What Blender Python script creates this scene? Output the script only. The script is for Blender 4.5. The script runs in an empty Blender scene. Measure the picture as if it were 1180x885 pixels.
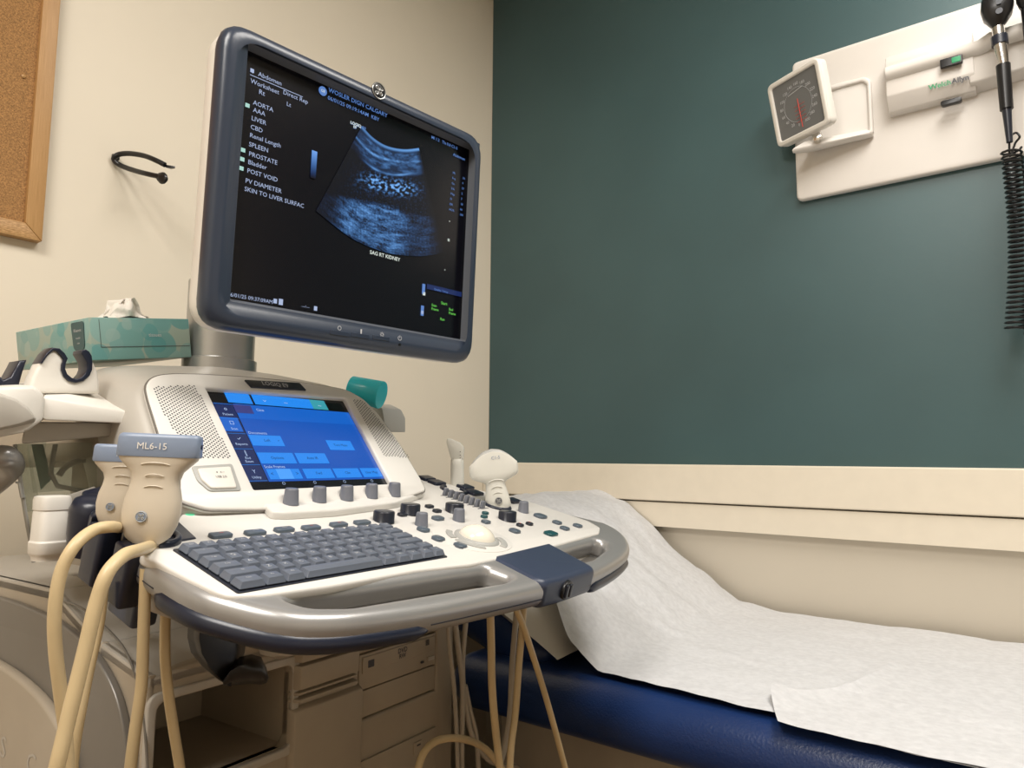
import bpy, bmesh, math, random
from mathutils import Vector, Matrix, noise
random.seed(4)
R = math.radians
sc = bpy.context.scene
COL = sc.collection

# ------------------------------------------------------------------ camera
FPX, CX, CY = 823.0, 590.0, 442.5
CAMZ = 1.10
pitch, roll, yaw = R(5.96), R(0.42), R(37.8)
F0 = Vector((-math.sin(yaw), math.cos(yaw), 0)); RT = Vector((math.cos(yaw), math.sin(yaw), 0)); UZ = Vector((0, 0, 1))
FW = F0*math.cos(pitch) + UZ*math.sin(pitch); UW = -F0*math.sin(pitch) + UZ*math.cos(pitch)
cr = RT*math.cos(roll) + UW*math.sin(roll); cu_ = UW*math.cos(roll) - RT*math.sin(roll)
CAM = Vector((0, 0, CAMZ))
cd = bpy.data.cameras.new('camera'); cam = bpy.data.objects.new('camera', cd); COL.objects.link(cam)
M = Matrix.Identity(4)
for i in range(3):
    M[i][0], M[i][1], M[i][2], M[i][3] = cr[i], cu_[i], -FW[i], CAM[i]
cam.matrix_world = M
cd.sensor_width = 36; cd.lens = FPX/1180*36; cd.clip_start = .02
sc.camera = cam

# ------------------------------------------------------------------ world, light, exposure
w = bpy.data.worlds.new('world'); sc.world = w; w.use_nodes = True
w.node_tree.nodes['Background'].inputs[0].default_value = (.9, .85, .75, 1)
w.node_tree.nodes['Background'].inputs[1].default_value = .05
def area(name, loc, sx, sy, power, col=(1, .955, .895)):
    l = bpy.data.lights.new(name, 'AREA'); l.shape = 'RECTANGLE'; l.size = sx; l.size_y = sy; l.energy = power; l.color = col
    o = bpy.data.objects.new(name, l); o.location = loc; COL.objects.link(o); return o
area('ceiling_lamp', (.20, .85, 2.635), .55, 1.15, 25)
area('ceiling_lamp', (-.25, -.75, 2.635), .55, 1.15, 33)
sc.view_settings.view_transform = 'Standard'; sc.view_settings.look = 'None'
sc.view_settings.exposure = 0.40; sc.view_settings.gamma = 1; sc.view_settings.use_curve_mapping = False

# ------------------------------------------------------------------ materials
def mat(name, col, rough=.5, metal=0, var=.04, vs=30, bump=0, bs=200, trans=0, emit=None, es=1, coat=0, ior=1.5, spec=None):
    m = bpy.data.materials.new(name); m.use_nodes = True; nt = m.node_tree; b = nt.nodes['Principled BSDF']
    b.inputs['Roughness'].default_value = rough; b.inputs['Metallic'].default_value = metal
    b.inputs['Transmission Weight'].default_value = trans; b.inputs['IOR'].default_value = ior
    if coat: b.inputs['Coat Weight'].default_value = coat; b.inputs['Coat Roughness'].default_value = .12
    if spec is not None: b.inputs['Specular IOR Level'].default_value = spec
    c = (*col, 1)
    if emit:
        b.inputs['Base Color'].default_value = (.01, .01, .01, 1)
        b.inputs['Emission Color'].default_value = (*emit, 1); b.inputs['Emission Strength'].default_value = es
        return m
    tc = nt.nodes.new('ShaderNodeTexCoord')
    if var:
        n = nt.nodes.new('ShaderNodeTexNoise'); n.inputs['Scale'].default_value = vs; n.inputs['Detail'].default_value = 4
        nt.links.new(tc.outputs['Object'], n.inputs['Vector'])
        r = nt.nodes.new('ShaderNodeValToRGB')
        r.color_ramp.elements[0].position = .3; r.color_ramp.elements[1].position = .7
        r.color_ramp.elements[0].color = tuple([x*(1-var) for x in col]) + (1,)
        r.color_ramp.elements[1].color = tuple([min(1, x*(1+var)) for x in col]) + (1,)
        nt.links.new(n.outputs['Fac'], r.inputs[0]); nt.links.new(r.outputs[0], b.inputs['Base Color'])
    else: b.inputs['Base Color'].default_value = c
    if bump:
        n2 = nt.nodes.new('ShaderNodeTexNoise'); n2.inputs['Scale'].default_value = bs; n2.inputs['Detail'].default_value = 3
        nt.links.new(tc.outputs['Object'], n2.inputs['Vector'])
        bp = nt.nodes.new('ShaderNodeBump'); bp.inputs['Strength'].default_value = bump; bp.inputs['Distance'].default_value = .002
        nt.links.new(n2.outputs['Fac'], bp.inputs['Height']); nt.links.new(bp.outputs[0], b.inputs['Normal'])
    return m
MT = dict(
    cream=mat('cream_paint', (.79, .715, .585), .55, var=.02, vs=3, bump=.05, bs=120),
    taupe=mat('taupe_wall', (.60, .545, .45), .5, var=.02, vs=3, bump=.05, bs=120),  # front wall, bare below the rail: darker and greyer than the cream walls
    teal=mat('teal_paint', (.047, .096, .103), .40, var=.10, vs=2.5, bump=.06, bs=90),
    rail=mat('rail_laminate', (.78, .71, .585), .4, var=.02),
    ceil=mat('ceiling_tile', (.78, .76, .70), .9), floor=mat('brown_floor', (.20, .12, .065), .5, var=.3, vs=8),
    white=mat('white_plastic', (.76, .73, .67), .38, var=.01), wfascia=mat('fascia_plastic', (.73, .71, .67), .35, var=.01),
    shell=mat('greige_shell', (.47, .44, .39), .38, var=.02), body=mat('beige_body', (.40, .345, .27), .5, var=.02, bump=.03, bs=600),
    body2=mat('grey_band', (.20, .185, .165), .35, metal=.3, var=.02),
    silver=mat('silver_paint', (.36, .355, .35), .30, metal=.45, var=.01), steel=mat('brushed_grey', (.42, .42, .41), .33, metal=.8, var=.03),
    navy=mat('navy_plastic', (.012, .016, .032), .30, var=.02), navyblk=mat('navy_block', (.035, .048, .085), .38, var=.02),
    bezel=mat('bezel_plastic', (.029, .040, .064), .28, var=.02), black=mat('black_plastic', (.010, .010, .011), .3, var=0),
    key=mat('key_grey', (.118, .138, .178), .42, var=.02), knob=mat('knob_grey', (.15, .16, .19), .4, var=.02),
    dknob=mat('knob_black', (.015, .018, .028), .3, var=0), btn=mat('button_grey', (.085, .11, .14), .3, var=0),
    lgrey=mat('light_grey_plastic', (.40, .40, .38), .4, var=.01), tealbtn=mat('button_teal', (.01, .07, .08), .3, var=0),
    ball=mat('trackball_ivory', (.82, .77, .66), .15, var=0),
    probe=mat('probe_cream', (.60, .53, .425), .36, var=.01), phead=mat('probe_head_blue', (.22, .275, .38), .35, var=.01),
    pwhite=mat('probe_white', (.68, .67, .61), .35, var=.01),
    cable=mat('cable_tan', (.60, .47, .27), .42, var=.08, vs=15), cableg=mat('cable_grey', (.42, .38, .32), .45, var=.04),
    text=mat('print_grey', (.55, .56, .58), .5, var=0), darkprint=mat('print_dark', (.06, .06, .07), .5, var=0),
    vinyl=mat('navy_vinyl', (.007, .028, .115), .36, var=.05, vs=6, bump=.25, bs=260),
    pillow=mat('pillow_cover', (.66, .64, .58), .6, var=.02, vs=8, bump=.3, bs=14),
    cork=mat('cork', (.36, .19, .07), .9, var=.38, vs=420, bump=.8, bs=500),
    board=mat('device_board', (.69, .655, .61), .42, var=.01, bump=.03, bs=300), gaugeface=mat('gauge_face', (.15, .155, .155), .5, var=0),
    red=mat('red_print', (.65, .05, .03), .5, var=0), green=mat('green_print', (.02, .30, .12), .5, var=0),
    tissue=mat('tissue_paper', (.84, .80, .74), .8, var=.02), cup=mat('teal_cup', (.03, .56, .66), .25, var=.02, trans=.15),
    greenplastic=mat('green_plastic', (.0, .16, .11), .4, var=.1), flue=mat('lamp_diffuser', (.8, .8, .8), .5),
    chrome=mat('chrome', (.7, .68, .65), .2, metal=1, var=0),
)
def emis(name, col, s=1): return mat(name, col, .25, emit=col, es=s)
MT['scrtext'] = emis('screen_text', (.30, .36, .52)); MT['scrblue'] = emis('screen_blue', (.08, .17, .42)); MT['scrgreen'] = emis('screen_green', (.10, .42, .06))
MT['scrwhite'] = emis('screen_white', (.55, .60, .55)); MT['scrfolder'] = emis('screen_folder', (.30, .50, .45))
MT['led'] = emis('led_green', (.10, .60, .30))
for k, c in dict(ui0=(.0, .066, .36), ui1=(.002, .09, .43), uibtn=(.01, .19, .66), uidark=(.004, .014, .075), uihi=(.05, .27, .75), uitxt=(.02, .10, .35),
                 uigreen=(.03, .25, .30), uiblk=(.006, .008, .018), uil=(.35, .45, .65), uired=(.03, .035, .16)).items():
    MT[k] = emis('touch_' + k, c)
# monitor glass: near-black, glossy
MT['glass'] = mat('screen_glass', (.004, .004, .007), .22, var=0)
MT['tglass'] = mat('touch_glass', (.006, .007, .010), .2, var=0)
def wood():
    m = bpy.data.materials.new('oak_wood'); m.use_nodes = True; nt = m.node_tree; b = nt.nodes['Principled BSDF']; b.inputs['Roughness'].default_value = .45
    tc = nt.nodes.new('ShaderNodeTexCoord'); mp = nt.nodes.new('ShaderNodeMapping'); mp.inputs['Scale'].default_value = (60, 60, 5)
    n = nt.nodes.new('ShaderNodeTexNoise'); n.inputs['Scale'].default_value = 3; n.inputs['Detail'].default_value = 8
    r = nt.nodes.new('ShaderNodeValToRGB'); r.color_ramp.elements[0].position = .35; r.color_ramp.elements[1].position = .68
    r.color_ramp.elements[0].color = (.34, .175, .055, 1); r.color_ramp.elements[1].color = (.60, .36, .15, 1)
    nt.links.new(tc.outputs['Generated'], mp.inputs[0]); nt.links.new(mp.outputs[0], n.inputs['Vector']); nt.links.new(n.outputs['Fac'], r.inputs[0]); nt.links.new(r.outputs[0], b.inputs['Base Color'])
    return m
MT['wood'] = wood()
MT['lip'] = mat('bezel_lip', (.085, .095, .115), .4, var=0)
def papermat():
    m = mat('exam_paper', (.645, .65, .665), .75, var=.07, vs=90)
    nt = m.node_tree; b = nt.nodes['Principled BSDF']; tc = nt.nodes.new('ShaderNodeTexCoord')
    mp = nt.nodes.new('ShaderNodeMapping'); mp.inputs['Scale'].default_value = (25, 90, 25)
    n = nt.nodes.new('ShaderNodeTexNoise'); n.inputs['Scale'].default_value = 5; n.inputs['Detail'].default_value = 6; n.inputs['Roughness'].default_value = .7
    bp = nt.nodes.new('ShaderNodeBump'); bp.inputs['Strength'].default_value = .35; bp.inputs['Distance'].default_value = .003
    nt.links.new(tc.outputs['Object'], mp.inputs[0]); nt.links.new(mp.outputs[0], n.inputs['Vector']); nt.links.new(n.outputs['Fac'], bp.inputs['Height']); nt.links.new(bp.outputs[0], b.inputs['Normal'])
    return m
MT['paper'] = papermat()
def boxmat():
    m = bpy.data.materials.new('tissue_carton'); m.use_nodes = True; nt = m.node_tree; b = nt.nodes['Principled BSDF']; b.inputs['Roughness'].default_value = .35
    tc = nt.nodes.new('ShaderNodeTexCoord'); prev = None
    for sc_, th_, off, cols in ((24, .62, 0, ((.07, .31, .32), (.24, .43, .41))), (38, .50, 5, ((.34, .46, .42), (.09, .32, .33)))):
        mp = nt.nodes.new('ShaderNodeMapping'); mp.inputs['Location'].default_value = (off, off, off); nt.links.new(tc.outputs['Object'], mp.inputs[0])
        v = nt.nodes.new('ShaderNodeTexVoronoi'); v.inputs['Scale'].default_value = sc_; nt.links.new(mp.outputs[0], v.inputs['Vector'])
        lt = nt.nodes.new('ShaderNodeMapRange'); lt.inputs[1].default_value = th_; lt.inputs[2].default_value = th_-.03; lt.inputs[4].default_value = .75; nt.links.new(v.outputs['Distance'], lt.inputs[0])
        sp = nt.nodes.new('ShaderNodeSeparateColor'); nt.links.new(v.outputs['Color'], sp.inputs[0])
        cm = nt.nodes.new('ShaderNodeMix'); cm.data_type = 'RGBA'; cm.inputs[6].default_value = (*cols[0], 1); cm.inputs[7].default_value = (*cols[1], 1); nt.links.new(sp.outputs[0], cm.inputs[0])
        mx = nt.nodes.new('ShaderNodeMix'); mx.data_type = 'RGBA'; nt.links.new(lt.outputs[0], mx.inputs[0]); nt.links.new(cm.outputs[2], mx.inputs[7])
        if prev: nt.links.new(prev.outputs[2], mx.inputs[6])
        else: mx.inputs[6].default_value = (.33, .42, .36, 1)
        prev = mx
    nt.links.new(prev.outputs[2], b.inputs['Base Color']); return m
MT['carton'] = boxmat()
def clearmat():
    m = bpy.data.materials.new('clear_plastic'); m.use_nodes = True; nt = m.node_tree; nt.nodes.clear()
    o = nt.nodes.new('ShaderNodeOutputMaterial'); mx = nt.nodes.new('ShaderNodeMixShader'); t = nt.nodes.new('ShaderNodeBsdfTransparent'); g = nt.nodes.new('ShaderNodeBsdfPrincipled')
    t.inputs[0].default_value = (.93, .95, .92, 1); g.inputs['Base Color'].default_value = (.42, .42, .36, 1); g.inputs['Roughness'].default_value = .15; mx.inputs[0].default_value = .26
    nt.links.new(t.outputs[0], mx.inputs[1]); nt.links.new(g.outputs[0], mx.inputs[2]); nt.links.new(mx.outputs[0], o.inputs[0]); return m
MT['clear'] = clearmat()

# ------------------------------------------------------------------ helpers
def ray(x, y): return FW + cr*((x-CX)/FPX) - cu_*((y-CY)/FPX)
def onp(x, y, P, n):
    d = ray(x, y); return CAM + d*((P-CAM).dot(n)/d.dot(n))
def wY(x, y, Y): return onp(x, y, Vector((0, Y, 0)), Vector((0, 1, 0)))
def wX(x, y, X): return onp(x, y, Vector((X, 0, 0)), Vector((1, 0, 0)))
def wZ(x, y, Z): return onp(x, y, Vector((0, 0, Z)), Vector((0, 0, 1)))
# ultrasound machine frame: local x = to its front, y = to its right, z = up; origin on the floor under the keyboard
MO = Vector((-.5892, .5020, 0)); MW = Matrix.Translation(MO) @ Matrix.Rotation(R(4), 4, 'Z'); ML = MW.inverted(); MR = MW.to_3x3()
def onl(x, y, P, n): return ML @ onp(x, y, MW @ Vector(P), (MR @ Vector(n)))
class Frame:
    def __init__(s, o, ex, ey):
        s.o = Vector(o); s.ex = Vector(ex).normalized(); ey = Vector(ey); s.ey = (ey - s.ex*ey.dot(s.ex)).normalized(); s.ez = s.ex.cross(s.ey)
    def p(s, u, v, w=0): return s.o + s.ex*u + s.ey*v + s.ez*w
    def mat(s):
        m = Matrix.Identity(4)
        for i in range(3): m[i][0], m[i][1], m[i][2], m[i][3] = s.ex[i], s.ey[i], s.ez[i], s.o[i]
        return m
    def uv(s, P): d = Vector(P)-s.o; return (d.dot(s.ex), d.dot(s.ey))
    def px(s, x, y, off=0):            # plane coordinates (machine-local frame)
        return s.uv(onl(x, y, s.p(0, 0, off), s.ez))
    def wpx(s, x, y, off=0):           # plane coordinates (world frame)
        return s.uv(onp(x, y, s.p(0, 0, off), s.ez))
    def at(s, u, v, w=0): f = Frame(s.p(u, v, w), s.ex, s.ey); return f
t16 = R(16)
KF = Frame((0, 0, .9816), (0, 1, 0), (-math.cos(t16), 0, math.sin(t16)))
def link(name, me, mt, parent=None, smooth=40):
    o = bpy.data.objects.new(name, me); COL.objects.link(o)
    if mt is not None: me.materials.clear(); me.materials.append(MT[mt] if isinstance(mt, str) else mt)
    if parent is not None: o.parent = parent
    if smooth: shade(me, smooth)
    return o
def shade(me, ang=40):
    for p in me.polygons: p.use_smooth = True
    me.set_sharp_from_angle(angle=R(ang))
def tag(o, label=None, cat=None, group=None, kind=None):
    if label: o['label'] = label
    if cat: o['category'] = cat
    if group: o['group'] = group
    if kind: o['kind'] = kind
    return o
def empty(name, loc=(0, 0, 0), mtx=None, parent=None):
    o = bpy.data.objects.new(name, None); o.empty_display_size = .05; COL.objects.link(o)
    if mtx is not None: o.matrix_world = mtx
    else: o.location = loc
    if parent is not None: o.parent = parent
    return o
def mesh(verts, faces):
    me = bpy.data.meshes.new('m'); me.from_pydata([tuple(v) for v in verts], [], faces); me.update(); return me
def bm2(bm):
    me = bpy.data.meshes.new('m'); bmesh.ops.recalc_face_normals(bm, faces=bm.faces); bm.to_mesh(me); bm.free(); return me
def join(ms):
    bm = bmesh.new()
    for m in ms: bm.from_mesh(m); bpy.data.meshes.remove(m)
    me = bpy.data.meshes.new('m'); bm.to_mesh(me); bm.free(); return me
def bx(c, s, bev=0, F=None, seg=2, taper=1):
    """box centred at c with full sizes s, in frame F; taper scales its +z end"""
    bm = bmesh.new(); bmesh.ops.create_cube(bm, size=1)
    for v in bm.verts:
        k = taper if v.co.z > 0 else 1
        v.co = Vector((v.co.x*s[0]*k, v.co.y*s[1]*k, v.co.z*s[2]))
    if bev: bmesh.ops.bevel(bm, geom=bm.edges[:], offset=bev, segments=seg, affect='EDGES', profile=.5)
    for v in bm.verts: v.co += Vector(c)
    if F: bm.transform(F.mat())
    return bm2(bm)
def hull(pts, bev=0, seg=2):
    bm = bmesh.new()
    for p in pts: bm.verts.new(p)
    r = bmesh.ops.convex_hull(bm, input=bm.verts[:])
    bmesh.ops.delete(bm, geom=[v for v in bm.verts if not v.link_faces], context='VERTS')
    bmesh.ops.dissolve_limit(bm, angle_limit=R(2), verts=bm.verts, edges=bm.edges)
    if bev: bmesh.ops.bevel(bm, geom=bm.edges[:], offset=bev, segments=seg, affect='EDGES', profile=.5)
    return bm2(bm)
def slab(outline, w0, w1, F, bev=0, holes=(), res=2):
    """flat plate from outline (u,v), between heights w0 and w1 over frame F, with rounded rims"""
    cu = bpy.data.curves.new('c', 'CURVE'); cu.dimensions = '2D'; cu.fill_mode = 'BOTH'
    t = abs(w1-w0); bev = min(bev, t*.49)
    cu.extrude = t/2-bev; cu.bevel_depth = bev; cu.bevel_resolution = res; cu.offset = -bev
    for L in [outline, *holes]:
        sp = cu.splines.new('POLY'); sp.points.add(len(L)-1); sp.use_cyclic_u = True
        for i, p in enumerate(L): sp.points[i].co = (p[0], p[1], 0, 1)
    o = bpy.data.objects.new('c', cu); COL.objects.link(o)
    dg = bpy.context.evaluated_depsgraph_get(); me = bpy.data.meshes.new_from_object(o.evaluated_get(dg))
    bpy.data.objects.remove(o); bpy.data.curves.remove(cu)
    me.transform(Matrix.Translation((0, 0, (w0+w1)/2))); me.transform(F.mat())
    bm = bmesh.new(); bm.from_mesh(me); bmesh.ops.remove_doubles(bm, verts=bm.verts, dist=1e-5); bmesh.ops.recalc_face_normals(bm, faces=bm.faces); bm.to_mesh(me); bm.free()
    return me
def cr_pts(P, n=6, closed=False):
    P = [Vector(p) if len(p) == 3 else Vector((*p, 0)) for p in P]; out = []; N = len(P)
    rng = range(N if closed else N-1)
    for i in rng:
        if closed: a, b, c, d = P[(i-1) % N], P[i], P[(i+1) % N], P[(i+2) % N]
        else: a, b, c, d = P[max(i-1, 0)], P[i], P[i+1], P[min(i+2, N-1)]
        for k in range(n):
            t = k/n
            out.append(.5*((2*b)+(c-a)*t+(2*a-5*b+4*c-d)*t*t+(3*b-a-3*c+d)*t**3))
    if not closed: out.append(P[-1])
    return out
def rnd(P, r, n=4):
    """round the corners of a polygon"""
    out = []; N = len(P)
    for i in range(N):
        a, b, c = Vector(P[i-1][:2]), Vector(P[i][:2]), Vector(P[(i+1) % N][:2])
        d1, d2 = (a-b), (c-b); q = min(r, d1.length*.45, d2.length*.45)
        s, e = b+d1.normalized()*q, b+d2.normalized()*q
        for k in range(n+1):
            t = k/n; out.append(tuple((1-t)**2*s+2*t*(1-t)*b+t*t*e))
    return out
def tube(P, r, n=10, sub=6, cap=True, flat=1):
    pts = cr_pts(P, sub) if sub > 1 else [Vector(p) for p in P]
    N = len(pts); rs = r if callable(r) else (lambda t: r)
    vs, fs = [], []; nrm = None
    for i, p in enumerate(pts):
        T = (pts[min(i+1, N-1)]-pts[max(i-1, 0)]).normalized()
        if nrm is None: nrm = T.cross(Vector((0, 0, 1))); nrm = nrm if nrm.length > .05 else T.cross(Vector((1, 0, 0)))
        nrm = (nrm-T*nrm.dot(T)).normalized(); bn = T.cross(nrm); q = rs(i/(N-1))
        for k in range(n):
            a = 2*math.pi*k/n; vs.append(p+nrm*math.cos(a)*q+bn*math.sin(a)*q*flat)
    for i in range(N-1):
        for k in range(n): fs.append((i*n+k, i*n+(k+1) % n, (i+1)*n+(k+1) % n, (i+1)*n+k))
    if cap: fs.append(tuple(range(n-1, -1, -1))); fs.append(tuple((N-1)*n+k for k in range(n)))
    return mesh(vs, fs)
def loft(rings, cap=True):
    n = len(rings[0]); vs = [v for r in rings for v in r]; fs = []
    for i in range(len(rings)-1):
        for k in range(n): fs.append((i*n+k, i*n+(k+1) % n, (i+1)*n+(k+1) % n, (i+1)*n+k))
    if cap: fs.append(tuple(range(n-1, -1, -1))); fs.append(tuple((len(rings)-1)*n+k for k in range(n)))
    bm = bmesh.new(); me = mesh(vs, fs); bm.from_mesh(me); bpy.data.meshes.remove(me); return bm2(bm)
def sring(F, w, hx, hy, e=2.5, n=32, du=0, dv=0):
    out = []
    for k in range(n):
        a = 2*math.pi*k/n; c, s = math.cos(a), math.sin(a)
        out.append(F.p(du+hx*math.copysign(abs(c)**(2/e), c), dv+hy*math.copysign(abs(s)**(2/e), s), w))
    return out
def lathe(prof, F, n=24, flute=0):
    return loft([[F.p(r*(1+(flute if k % 2 else 0))*math.cos(2*math.pi*k/n), r*(1+(flute if k % 2 else 0))*math.sin(2*math.pi*k/n), w) for k in range(n)] for r, w in prof])
def texts(items, F, lift=.0003, bold=0):
    """items: (string, size, u, v, align[, angle]) printed flat on frame F as one mesh"""
    obs = []
    for it in items:
        s, sz, u, v, al = it[:5]; ang = it[5] if len(it) > 5 else 0
        c = bpy.data.curves.new('t', 'FONT'); c.body = s; c.size = sz; c.align_x = al; c.align_y = 'CENTER'; c.resolution_u = 2; c.offset = bold
        o = bpy.data.objects.new('t', c); COL.objects.link(o); o.matrix_world = F.mat() @ Matrix.Translation((u, v, lift)) @ Matrix.Rotation(ang, 4, 'Z'); obs.append(o)
    bpy.context.view_layer.update(); dg = bpy.context.evaluated_depsgraph_get(); ms = []
    for o in obs:
        m = bpy.data.meshes.new_from_object(o.evaluated_get(dg)); m.transform(o.matrix_world); ms.append(m)
    for o in obs: c = o.data; bpy.data.objects.remove(o); bpy.data.curves.remove(c)
    return join(ms)
def circ(u, v, r, n=28, ry=None, a0=0): ry = ry or r; return [(u+r*math.cos(a0+2*math.pi*k/n), v+ry*math.sin(a0+2*math.pi*k/n)) for k in range(n)]
def rr(u, v, w, h, r, n=4): return rnd([(u-w/2, v-h/2), (u+w/2, v-h/2), (u+w/2, v+h/2), (u-w/2, v+h/2)], r, n)
def quad(F, u0, v0, u1, v1, w): return mesh([F.p(u0, v0, w), F.p(u1, v0, w), F.p(u1, v1, w), F.p(u0, v1, w)], [(0, 1, 2, 3)])
def emblem(F, u, v, r, parent, mt='steel', back='black'):
    """round monogram badge: disc, ring and curled script letters"""
    link('badge', slab(circ(u, v, r), 0, .0012, F, .0004), back, parent)
    ring = tube([F.p(*p, .0013) for p in circ(u, v, r*.9, 24)+[circ(u, v, r*.9, 24)[0]]], r*.07, 6, 1)
    sw = []
    for sx in (-1, 1):
        for sy in (-1, 1):
            sw.append(tube([F.p(u+sx*r*x, v+sy*r*y, .0014) for x, y in ((.08, .05), (.15, .40), (.42, .46), (.46, .2), (.25, .12), (.3, .3))], r*.065, 5, 4))
    link('badge_script', join([ring]+sw), mt, parent)

# ------------------------------------------------------------------ the room
XL, YR, XR, YB, HC = -1.45, 1.75, 2.3, -2.0, 2.65
def wallbox(name, c, s, m): return tag(link(name, bx(c, s), m, None, 0), kind='structure')
wallbox('wall_left', (XL-.05, (YR+YB)/2, HC/2), (.1, YR-YB, HC), 'cream')
wallbox('wall_back', ((XL+XR)/2, YB-.05, HC/2), (XR-XL+.2, .1, HC), 'cream')
wallbox('wall_right', (XR+.05, (YR+YB)/2, HC/2), (.1, YR-YB, HC), 'cream')
wallbox('floor', ((XL+XR)/2, (YR+YB)/2, -.05), (XR-XL+.4, YR-YB+.4, .1), 'floor')
wallbox('ceiling', ((XL+XR)/2, (YR+YB)/2, HC+.05), (XR-XL+.4, YR-YB+.4, .1), 'ceil')
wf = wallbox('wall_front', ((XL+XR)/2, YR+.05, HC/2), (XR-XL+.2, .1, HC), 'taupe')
link('teal_paint_field', bx(((XL+XR)/2+.001, YR-.001, (HC+1.075)/2), (XR-XL-.004, .002, HC-1.075)), 'teal', wf, 0)
tr = wallbox('trim_1', ((XL+XR)/2, YR-.014, 1.04), (XR-XL-.002, .028, .096), 'rail')
tr.data = bx(((XL+XR)/2, YR-.014, 1.0405), (XR-XL-.002, .028, .095), .003); tr.data.materials.append(MT['rail'])
t2 = wallbox('trim_2', ((XL+XR)/2, YR-.011, .958), (XR-XL-.002, .022, .062), 'rail')
tb = wallbox('baseboard_left', (XL+.006, (YR+YB)/2, .05), (.012, YR-YB-.04, .1), 'navy')
for i, (x, y) in enumerate(((.20, .85), (-.25, -.75))):
    t = tag(empty('ceiling_light', (x, y, HC)), 'recessed fluorescent ceiling panel ' + ('above the machine' if i == 0 else 'behind the viewer'), 'ceiling light')
    link('frame', join([bx((sx*.30, 0, -.006), (.03, 1.24, .011)) for sx in (-1, 1)]+[bx((0, sy*.605, -.006), (.57, .03, .011)) for sy in (-1, 1)]), 'white', t)

# ------------------------------------------------------------------ cork board
cb = tag(empty('cork_board', (XL, .1, 1.95)), 'cork notice board in an oak frame, hung on the cream wall', 'notice board')
def inb(m, o): m.transform(o.matrix_basis.inverted()); return m
for o in (cb,): bpy.context.view_layer.update()
y1, z0 = .468, 1.480; y0, z1 = -.75, 2.40; fw_ = .028
link('cork_sheet', bx((.006, (y0+y1)/2-.1, (z0+z1)/2-1.95), (.010, y1-y0-.02, z1-z0-.02)), 'cork', cb)
def rail4(pts):   # mitred frame rail in the y-z plane
    return hull([(x, p[0]-.1, p[1]-1.95) for p in pts for x in (.0, .020)], .002)
for q in ([(y0, z0), (y1, z0), (y1-fw_, z0+fw_), (y0+fw_, z0+fw_)], [(y1, z0), (y1, z1), (y1-fw_, z1-fw_), (y1-fw_, z0+fw_)],
          [(y1, z1), (y0, z1), (y0+fw_, z1-fw_), (y1-fw_, z1-fw_)], [(y0, z1), (y0, z0), (y0+fw_, z0+fw_), (y0+fw_, z1-fw_)]):
    link('frame_rail', rail4(q), 'wood', cb)
pn = wX(27, 88, XL+.012)
link('pinhead', lathe([(.0006, .0), (.003, .0005), (.0035, .002), (.0015, .0035)], Frame((.011, pn.y-.1, pn.z-1.95), (0, 1, 0), (0, 0, 1)), 10), 'wood', cb)

# ------------------------------------------------------------------ wall hook
hk = tag(empty('wall_hook', (XL, .60, 1.68)), 'black curved double-ended wire hook on the cream wall', 'hook')
def hkp(x, y, d): p = wX(x, y, XL+d); return p-Vector((XL, .60, 1.68))
A = [hkp(184, 203.5, .110), hkp(170, 200.5, .085), hkp(155, 196.5, .050), hkp(141, 191.5, .018), hkp(132.5, 186, .008), hkp(132, 181, .010), hkp(139, 177.5, .018), hkp(151, 177, .040), hkp(166, 179.5, .070), hkp(178, 184, .095), hkp(190, 190, .112)]
link('wire', tube(A, .0050, 12, 6), 'black', hk)
link('rubber_tip', loft([sring(Frame(hkp(181+k*2.3, 203.2+k*.75, .108+.003*k), (0, 0, 1), (1, 0, 0)), 0, q, q, 2, 14) for k, q in enumerate((.005, .0085, .0108, .0115, .0095, .004))]), 'black', hk, 80)
link('flat_tip', hull([hkp(190, 190.5, .11)+Vector((0, 0, z)) for z in (-.004, .002)]+[hkp(202, 192, .125)+Vector((0, 0, z)) for z in (-.004, .001)]+[hkp(197, 195, .10)], .001), 'black', hk)
link('wall_plate', bx((.003, -.012, .004), (.006, .014, .010), .002), 'black', hk)
bpy.context.view_layer.update()

# ------------------------------------------------------------------ wall diagnostic station
FWALL = Frame((0, YR, 0), (1, 0, 0), (0, 0, 1))     # ez = -Y, out of the wall
def wp(x, y, d=0): return FWALL.wpx(x, y, d)
ds = tag(empty('diagnostic_station', (-.3, YR, 1.72)), 'white wall board with rechargeable instrument handle unit, mounted on the teal wall', 'medical instrument')
def rel(me, o): me.transform(Matrix.Translation(-o.location)); return me
link('back_board', rel(slab(rr(.02, 1.895, 1.0, .35, .015, 5), .002, .022, FWALL, .006), ds), 'board', ds)
# handle unit
U = [wp(1019, 66, .07), wp(1116, 38, .07), wp(1121, 48, .07), wp(1130, 110, .07), wp(1122, 118, .07), wp(1024, 130, .07)]
zt, zb = 2.005, 1.875
ux0, ux1 = wp(1021, 100, .06)[0], wp(1123, 80, .06)[0]
Ux = Frame((ux0, YR, 0), (0, -1, 0), (0, 0, 1))        # profile plane: u = out from wall, v = up, ez = -X ... extruded along -ez
prof = [(.020, 2.005), (.058, 1.996), (.062, 1.975), (.072, 1.968), (.074, 1.948), (.062, 1.941), (.062, 1.905), (.045, 1.868), (.020, 1.866)]
def extr(prof, x0, x1, bev=.002): return hull([(x, YR-u, v) for u, v in prof for x in (x0, x1)], bev)
link('housing', rel(extr([(.020, 2.000), (.055, 1.993), (.062, 1.975), (.062, 1.900), (.045, 1.868), (.020, 1.866)], ux0, ux1, .003), ds), 'board', ds)
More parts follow.
